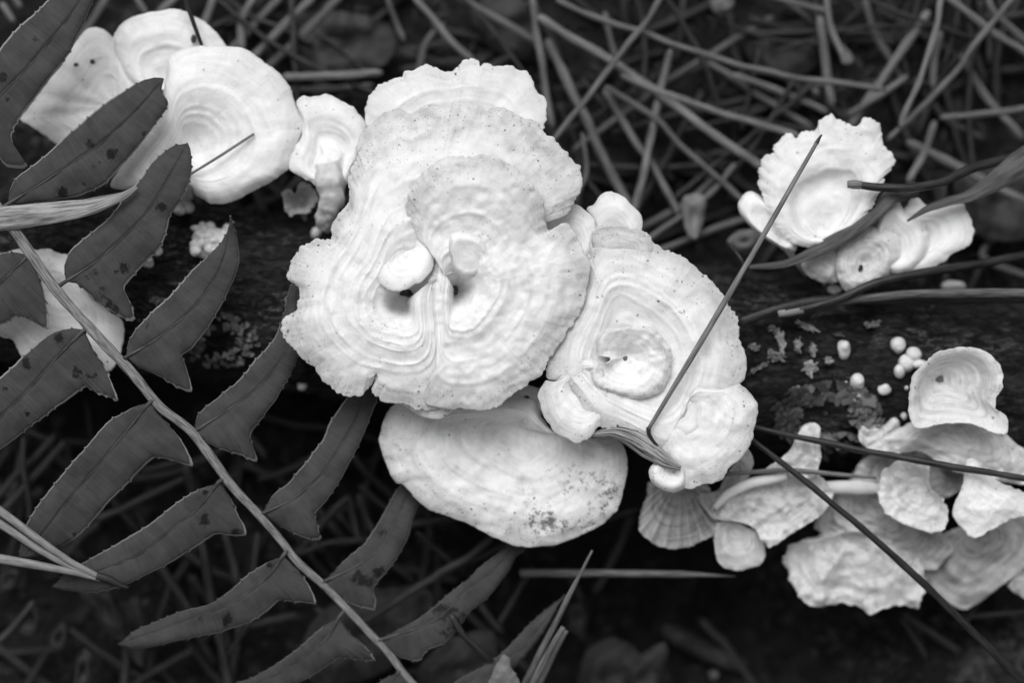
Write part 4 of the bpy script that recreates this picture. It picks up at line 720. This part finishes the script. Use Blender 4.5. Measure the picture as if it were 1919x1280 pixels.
# ------------------------------------------------------------------ litter: every needle one can pick out
LABT = ('brown pine needle among the tangle beyond the log', 'pine needles tangled beyond the log')
LABB = ('brown pine needle in the dark litter beneath the fern', 'pine needles in the litter beneath the fern')
top_needles = [
 ([(1245, -10), (1140, 130), (1036, 265)], 7.5, 130), ([(998, -10), (1008, 80), (1022, 160), (1036, 240)], 10, 70), ([(1040, 0), (1200, 60), (1400, 125), (1530, 150), (1660, 168)], 8.5, 105),
 ([(1010, 30), (1120, 100), (1239, 177), (1330, 245), (1432, 315)], 9.5, 80), ([(1163, 139), (1263, 182), (1370, 218), (1500, 252)], 9, 70), ([(1134, 158), (1215, 215), (1300, 290), (1395, 380)], 8.5, 65),
 ([(1025, 70), (1072, 163), (1120, 270), (1180, 390)], 12, 30), ([(1129, 168), (1206, 287), (1272, 405)], 8, 30), ([(1258, 90), (1230, 215), (1188, 400)], 8, 60), ([(1130, 20), (1158, 115)], 8, 5),
 ([(1335, 96), (1249, 153), (1150, 225), (1072, 285)], 7, 20), ([(1383, 306), (1305, 384), (1180, 470)], 6, 50), ([(1370, 140), (1460, 172), (1550, 214)], 8, 25), ([(1395, 128), (1545, 160)], 7, 40), ([(1310, 108), (1420, 175), (1520, 238)], 7, 0),
 ([(1536, 25), (1548, 110), (1556, 200)], 9, 25), ([(1544, -10), (1562, 60), (1582, 120)], 8, 50), ([(1742, 20), (1670, 120), (1590, 235)], 9, 15), ([(1768, -10), (1742, 96), (1712, 170), (1688, 240)], 6.5, 130),
 ([(1763, 55), (1752, 110), (1745, 170)], 8, 40), ([(1770, -8), (1850, 50), (1940, 108)], 10, 80), ([(1900, -10), (1838, 72), (1760, 165), (1665, 262)], 7, 90), ([(1760, 222), (1840, 210), (1940, 202)], 9, 50), ([(1700, 265), (1810, 320), (1940, 390)], 10, 10),
 ([(1750, 225), (1730, 285), (1705, 340)], 8, 30), ([(1590, 215), (1640, 185), (1700, 140)], 7, 20), ([(725, -10), (740, 35), (757, 78)], 6, 45), ([(775, -10), (830, 60), (885, 115)], 8, 30), ([(835, 40), (800, 75), (785, 140)], 8, 10),
 ([(860, -10), (940, 40), (1030, 95)], 9, 20), ([(530, 146), (610, 140), (715, 137)], 9, 60), ([(520, 168), (600, 164), (700, 160)], 8, 30), ([(640, -10), (560, 70), (500, 130)], 9, 10), ([(590, -10), (530, 50), (450, 130)], 10, 30), ([(530, -10), (470, 50), (410, 110)], 9, 20),
 ([(478, -10), (455, 40), (452, 95)], 9, 40), ([(405, -10), (390, 30), (370, 70)], 9, 30), ([(0, 5), (28, 40)], 8, 60), ([(20, -10), (38, 14)], 7, 60), ([(200, -10), (150, 70), (120, 130)], 9, 40), ([(250, -10), (275, 25)], 8, 40), ([(330, -10), (295, 25)], 8, 40),
 ([(1450, 30), (1380, 70), (1290, 130)], 8, -20), ([(1620, -10), (1640, 60), (1700, 160)], 8, -20), ([(1800, 100), (1850, 180), (1919, 260)], 9, -20), ([(1180, 440), (1290, 380), (1340, 330)], 8, 10), ([(1230, 470), (1330, 430), (1420, 400)], 8, 30), ([(1700, 500), (1800, 440), (1940, 400)], 8, 10), ([(1460, -10), (1560, 70), (1600, 110)], 7, -10),
 ([(1090, 250), (1100, 320), (1078, 380)], 5, 60), ([(1880, 430), (1840, 480), (1940, 520)], 8, -10), ([(1850, -10), (1870, 30), (1940, 90)], 7, 30), ([(1560, 20), (1500, 5), (1430, -10)], 7, 40)]
low_needles = [
 ([(925, 1010), (800, 1090), (672, 1172)], 8.5, 130), ([(960, 1015), (880, 1052), (800, 1090)], 7, 100), ([(778, 998), (815, 1026), (850, 1054)], 8, 80), ([(765, 985), (840, 970), (900, 960)], 9, 90), ([(1130, 974), (1165, 962), (1200, 950)], 8, 120), ([(1185, 960), (1150, 1040), (1115, 1110)], 11, -60),
 ([(560, 1036), (620, 1020), (690, 1008)], 8, 60), ([(545, 1050), (600, 985), (656, 928)], 9, 50), ([(654, 925), (664, 970), (674, 1015)], 9, 40), ([(668, 925), (685, 965), (705, 1005)], 9, 20), ([(672, 910), (720, 950), (760, 975)], 7, 20), ([(350, 870), (372, 990), (397, 1126), (412, 1200), (430, 1300)], 12.5, 120),
 ([(418, 1000), (432, 1050), (444, 1100)], 9, 60), ([(487, 1000), (465, 1110), (428, 1300)], 7, 40), ([(352, 896), (270, 932), (180, 975)], 8, 80), ([(265, 880), (310, 873), (345, 868)], 8, 80), ([(40, 818), (48, 900), (54, 980)], 8, 70), ([(126, 826), (70, 885), (0, 960)], 9, 60), ([(110, 815), (50, 870), (-20, 945)], 9, 30),
 ([(190, 976), (150, 1010), (120, 1050)], 8, 50), ([(466, 1170), (448, 1195), (423, 1228)], [7, 7, 2], 200), ([(62, 1128), (30, 1170), (-20, 1225)], 9, 90), ([(1795, 1158), (1860, 1150), (1940, 1143)], 9, 60), ([(1860, 1105), (1830, 1130), (1800, 1180)], 8, 70), ([(1685, 1155), (1715, 1200), (1740, 1235)], 7, 0), ([(1690, 1150), (1745, 1185), (1800, 1225)], 9, -10),
 ([(640, 1060), (720, 1120), (790, 1180)], 8, 10), ([(560, 1210), (590, 1260), (600, 1300)], 9, 20), ([(900, 1130), (925, 1165), (945, 1185)], 9, 70), ([(1000, 1060), (960, 1130), (915, 1200)], 8, 40), ([(870, 1270), (900, 1215), (930, 1170)], 7, 20), ([(440, 1180), (520, 1160), (560, 1150)], 8, -10), ([(590, 1140), (640, 1180), (690, 1215)], 8, 20),
 ([(280, 1120), (240, 1180), (230, 1300)], 9, -10), ([(1420, 1290), (1360, 1210), (1310, 1160)], 10, -120), ([(1060, 1060), (1090, 1130), (1085, 1200)], 9, -30), ([(360, 1150), (330, 1100), (300, 1060)], 8, 0), ([(480, 900), (540, 880), (600, 850)], 8, 0), ([(380, 760), (450, 800), (500, 860)], 9, 0), ([(640, 820), (680, 880), (740, 940)], 8, 0), ([(300, 1290), (200, 1230), (130, 1180)], 9, -20)]
TOPL = {0: 'straight needle lying over all others, ending at the largest rosette', 1: 'upright curved needle ending beside the two-lobed bracket', 2: 'long bowed needle spanning the tangle beyond the log, uppermost of the sloping ones', 3: 'stout needle sloping through the tangle down to the ragged cap', 4: 'needle sloping behind the ragged cap, under the straight crossing one', 5: 'needle ending at the small side lobe of the ragged cap',
        6: 'broad flat needle sloping down to the small clean cap', 18: 'slender needle standing steeply above the broken scalloped cap edge', 20: 'stout pale needle crossing the steep slender ones', 21: 'long slender needle bending down to the ruffled cap', 22: 'needle pointing level away from the ruffled cap', 30: 'upper of two level needles beyond the stalked cap', 31: 'lower of two level needles beyond the stalked cap', 11: 'short needle crossing beside the pale pointed leaf scrap'}
LOWL = {0: 'straight needle running from the fern stalk to the stained shelf', 11: 'broad upright straw passing beneath two fern leaflets', 20: 'short pale needle tip poking out below a fern leaflet', 5: 'dim thick needle hanging in the hollow beside the stained shelf', 4: 'short needle between stained shelf and ribbed shell', 22: 'level needle behind the long dark slanting stem', 34: 'dim thick needle deep in the black hollow'}
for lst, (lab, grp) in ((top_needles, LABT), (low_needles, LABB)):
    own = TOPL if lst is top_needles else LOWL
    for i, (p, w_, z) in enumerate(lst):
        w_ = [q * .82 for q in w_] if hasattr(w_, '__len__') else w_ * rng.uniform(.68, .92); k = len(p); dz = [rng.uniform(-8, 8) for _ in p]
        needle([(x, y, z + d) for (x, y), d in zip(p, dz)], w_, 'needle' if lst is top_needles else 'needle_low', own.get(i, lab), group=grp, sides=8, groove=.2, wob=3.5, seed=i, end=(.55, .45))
# deeper layer
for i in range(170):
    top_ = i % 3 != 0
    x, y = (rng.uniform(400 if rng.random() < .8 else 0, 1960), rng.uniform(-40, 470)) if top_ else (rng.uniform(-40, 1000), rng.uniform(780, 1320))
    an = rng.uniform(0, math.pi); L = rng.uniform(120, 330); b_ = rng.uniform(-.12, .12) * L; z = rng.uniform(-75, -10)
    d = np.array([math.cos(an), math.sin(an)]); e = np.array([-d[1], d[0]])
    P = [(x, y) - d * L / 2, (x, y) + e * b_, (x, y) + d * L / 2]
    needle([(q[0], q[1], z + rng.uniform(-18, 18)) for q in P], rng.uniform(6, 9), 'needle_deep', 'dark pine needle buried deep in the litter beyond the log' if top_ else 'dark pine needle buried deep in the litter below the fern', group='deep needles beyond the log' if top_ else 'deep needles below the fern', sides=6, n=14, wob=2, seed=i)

for i in range(34):
    x, y = rng.uniform(430, 1960), rng.uniform(-30, 330); an = rng.uniform(-.2, 1.4) if i % 3 else rng.uniform(1.4, 2.9); L = rng.uniform(150, 380); d = np.array([math.cos(an), math.sin(an)]); e = np.array([-d[1], d[0]]); z = rng.uniform(-10, 45)
    P = [(x, y) - d * L / 2, (x, y) + e * rng.uniform(-.08, .08) * L, (x, y) + d * L / 2]
    needle([(q[0], q[1], z + rng.uniform(-14, 14)) for q in P], rng.uniform(3.2, 5.5), 'needle_low', 'thin dull needle threaded under the stouter ones beyond the log', group='thin needles beyond the log', sides=6, n=16, wob=2, seed=i, end=(.5, .3))
# dead leaves
def dead(outl, hub, z, label, mat='dead', **kw):
    o = cap('dead_leaf', outl, hub, [(0, z), (.6, z + 8), (1, z)], thick=3, jag=1.5, mat=mat, bumps=(14, 45), wave=12, **kw); tag(o, label, 'leaf')
    return o
for a, b_, z, lab, mt in [
 ([(510, 60), (560, 25), (640, 20), (720, 40), (745, 80), (720, 120), (650, 132), (560, 130)], (630, 80), 5, 'broad dull dead leaf in the litter beyond the stalked cap', 'dead'),
 ([(880, 20), (960, -20), (1000, 40), (990, 110), (920, 90)], (940, 50), -15, 'dark dead leaf beyond the two-lobed bracket', 'dead'),
 ([(1400, 70), (1500, 40), (1540, 110), (1480, 150), (1410, 120)], (1470, 95), -30, 'dark dead leaf under crossing needles', 'dead'),
 ([(1280, 372), (1300, 362), (1322, 370), (1318, 410), (1305, 445), (1290, 440), (1280, 410)], (1300, 405), 80, 'pale pointed leaf scrap among needles behind the zoned rosette', 'dead_pale'),
 ([(1362, 452), (1385, 432), (1415, 430), (1428, 448), (1410, 470), (1378, 470)], (1395, 452), 110, 'pale oval leaf scrap beside the ragged white cap', 'dead_pale'),
 ([(1790, 330), (1880, 300), (1960, 340), (1940, 440), (1850, 450), (1800, 400)], (1870, 380), 10, 'large dim dead leaf behind the stepped bracket', 'dead'),
 ([(560, 1230), (590, 1160), (650, 1120), (740, 1100), (810, 1110), (800, 1180), (720, 1260), (600, 1290)], (680, 1190), 40, 'dim broad dead leaf under the lower fern leaflets', 'dead'),
 ([(780, 1260), (840, 1200), (920, 1180), (930, 1240), (880, 1320), (800, 1320)], (860, 1255), 60, 'dark dead leaf beneath the crooked twig', 'dead'),
 ([(1080, 1290), (1100, 1220), (1150, 1195), (1200, 1230), (1200, 1320), (1100, 1330)], (1140, 1270), -60, 'dark dead leaf at the near side of the black hollow', 'dead'),
 ([(1165, 1310), (1185, 1240), (1245, 1205), (1250, 1240), (1230, 1300), (1190, 1330)], (1210, 1270), -10, 'upright pointed dark leaf at the rim of the black hollow', 'dead'),
 ([(1060, 1130), (1090, 1120), (1105, 1150), (1090, 1190), (1065, 1180)], (1082, 1155), -20, 'small dim leaf behind the sharp-pointed needle', 'dead'),
 ([(1250, 1170), (1330, 1200), (1400, 1240), (1380, 1260), (1300, 1230), (1245, 1195)], (1320, 1215), -120, 'long dark leaf lying in the black hollow', 'dead'),
 ([(150, 1110), (200, 1090), (225, 1140), (230, 1200), (205, 1190), (175, 1150)], (195, 1140), 120, 'withered leaflet hanging below the pale needle bundle', 'dead'),
 ([(40, 1150), (65, 1130), (75, 1160), (60, 1190), (38, 1188)], (55, 1160), 80, 'small curled dead leaflet at the foot of the pale needles', 'dead'),
 ([(90, 1190), (115, 1165), (130, 1180), (120, 1215), (92, 1225)], (110, 1195), 80, 'short curled dead leaflet below the withered one', 'dead'),
 ([(140, 1240), (160, 1215), (175, 1240), (165, 1290), (140, 1300)], (155, 1255), 70, 'narrow upright dead leaflet in the dark corner litter', 'dead'),
 ([(0, 1080), (20, 1065), (40, 1075), (25, 1105), (0, 1110)], (18, 1088), 100, 'dim leaf scrap under the lowest pale needle', 'dead'),
 ([(230, 1140), (260, 1120), (280, 1180), (270, 1250), (245, 1230)], (255, 1185), 50, 'dark tapering dead leaf behind the longest low leaflet', 'dead')]:
    dead(a, b_, z, lab, mt)
# crumbs in the corner, top button, little pale bits
for i, (x, y, r_, z, lab) in enumerate(((1352, 4, 20, 40, 'blurred pale pebble among needles at the far litter'), (1528, 168, 8, 30, 'tiny pale seed husk beside crossing needles'), (1588, 110, 12, 60, 'pale broken twig stub in the tangled needles'), (1032, 1017, 8, 60, 'tiny pale speck below the stained shelf'), (355, 1155, 6, 30, 'tiny pale grain in the dark litter under the fern'), (1338, 1265, 9, -120, 'tiny pale grain in the black hollow'))):
    o = lump('litter_fragment', x, y, z, r_, r_, r_ * .8, 'dead_pale', seed=900 + i, amp=.3); tag(o, lab, 'debris')
rr = np.random.RandomState(3); V = []; F = []
dirs = np.array([(1, 0, 0), (0, 1, 0), (-1, 0, 0), (0, -1, 0), (0, 0, 1), (0, 0, -1)], float)
tri = [(0, 1, 4), (1, 2, 4), (2, 3, 4), (3, 0, 4), (1, 0, 5), (2, 1, 5), (3, 2, 5), (0, 3, 5)]
n_ = 2600; CX = 1890 + rr.normal(0, 130, n_); CY = 1300 + rr.normal(0, 62, n_); CZ = gz(CX, CY)
for x, y, z in zip(CX, CY, CZ):
    a_ = rr.uniform(0, 6.28); sz = np.array([rr.uniform(3, 13), rr.uniform(2, 6), rr.uniform(2, 6)]) * rr.uniform(.6, 1.2)
    q = dirs * sz * rr.uniform(.6, 1.2, (6, 1)); R_ = np.array([[math.cos(a_), -math.sin(a_), 0], [math.sin(a_), math.cos(a_), 0], [0, 0, 1]]); q = q @ R_.T
    b0 = len(V); V += [((x + p[0] - 959.5) * U, -(y + p[1] - 640) * U, (z + 6 + p[2] + rr.uniform(0, 3)) * U) for p in q]; F += [tuple(b0 + i for i in f)[::-1] for f in tri]
o = mesh_obj('soil_crumbs', V, F, M['crumb_light'], origin=(0, 0, 0), smooth=False)
tag(o, 'crumbly mound of soil at the foot of the slanting dark stem', 'soil', kind='stuff')
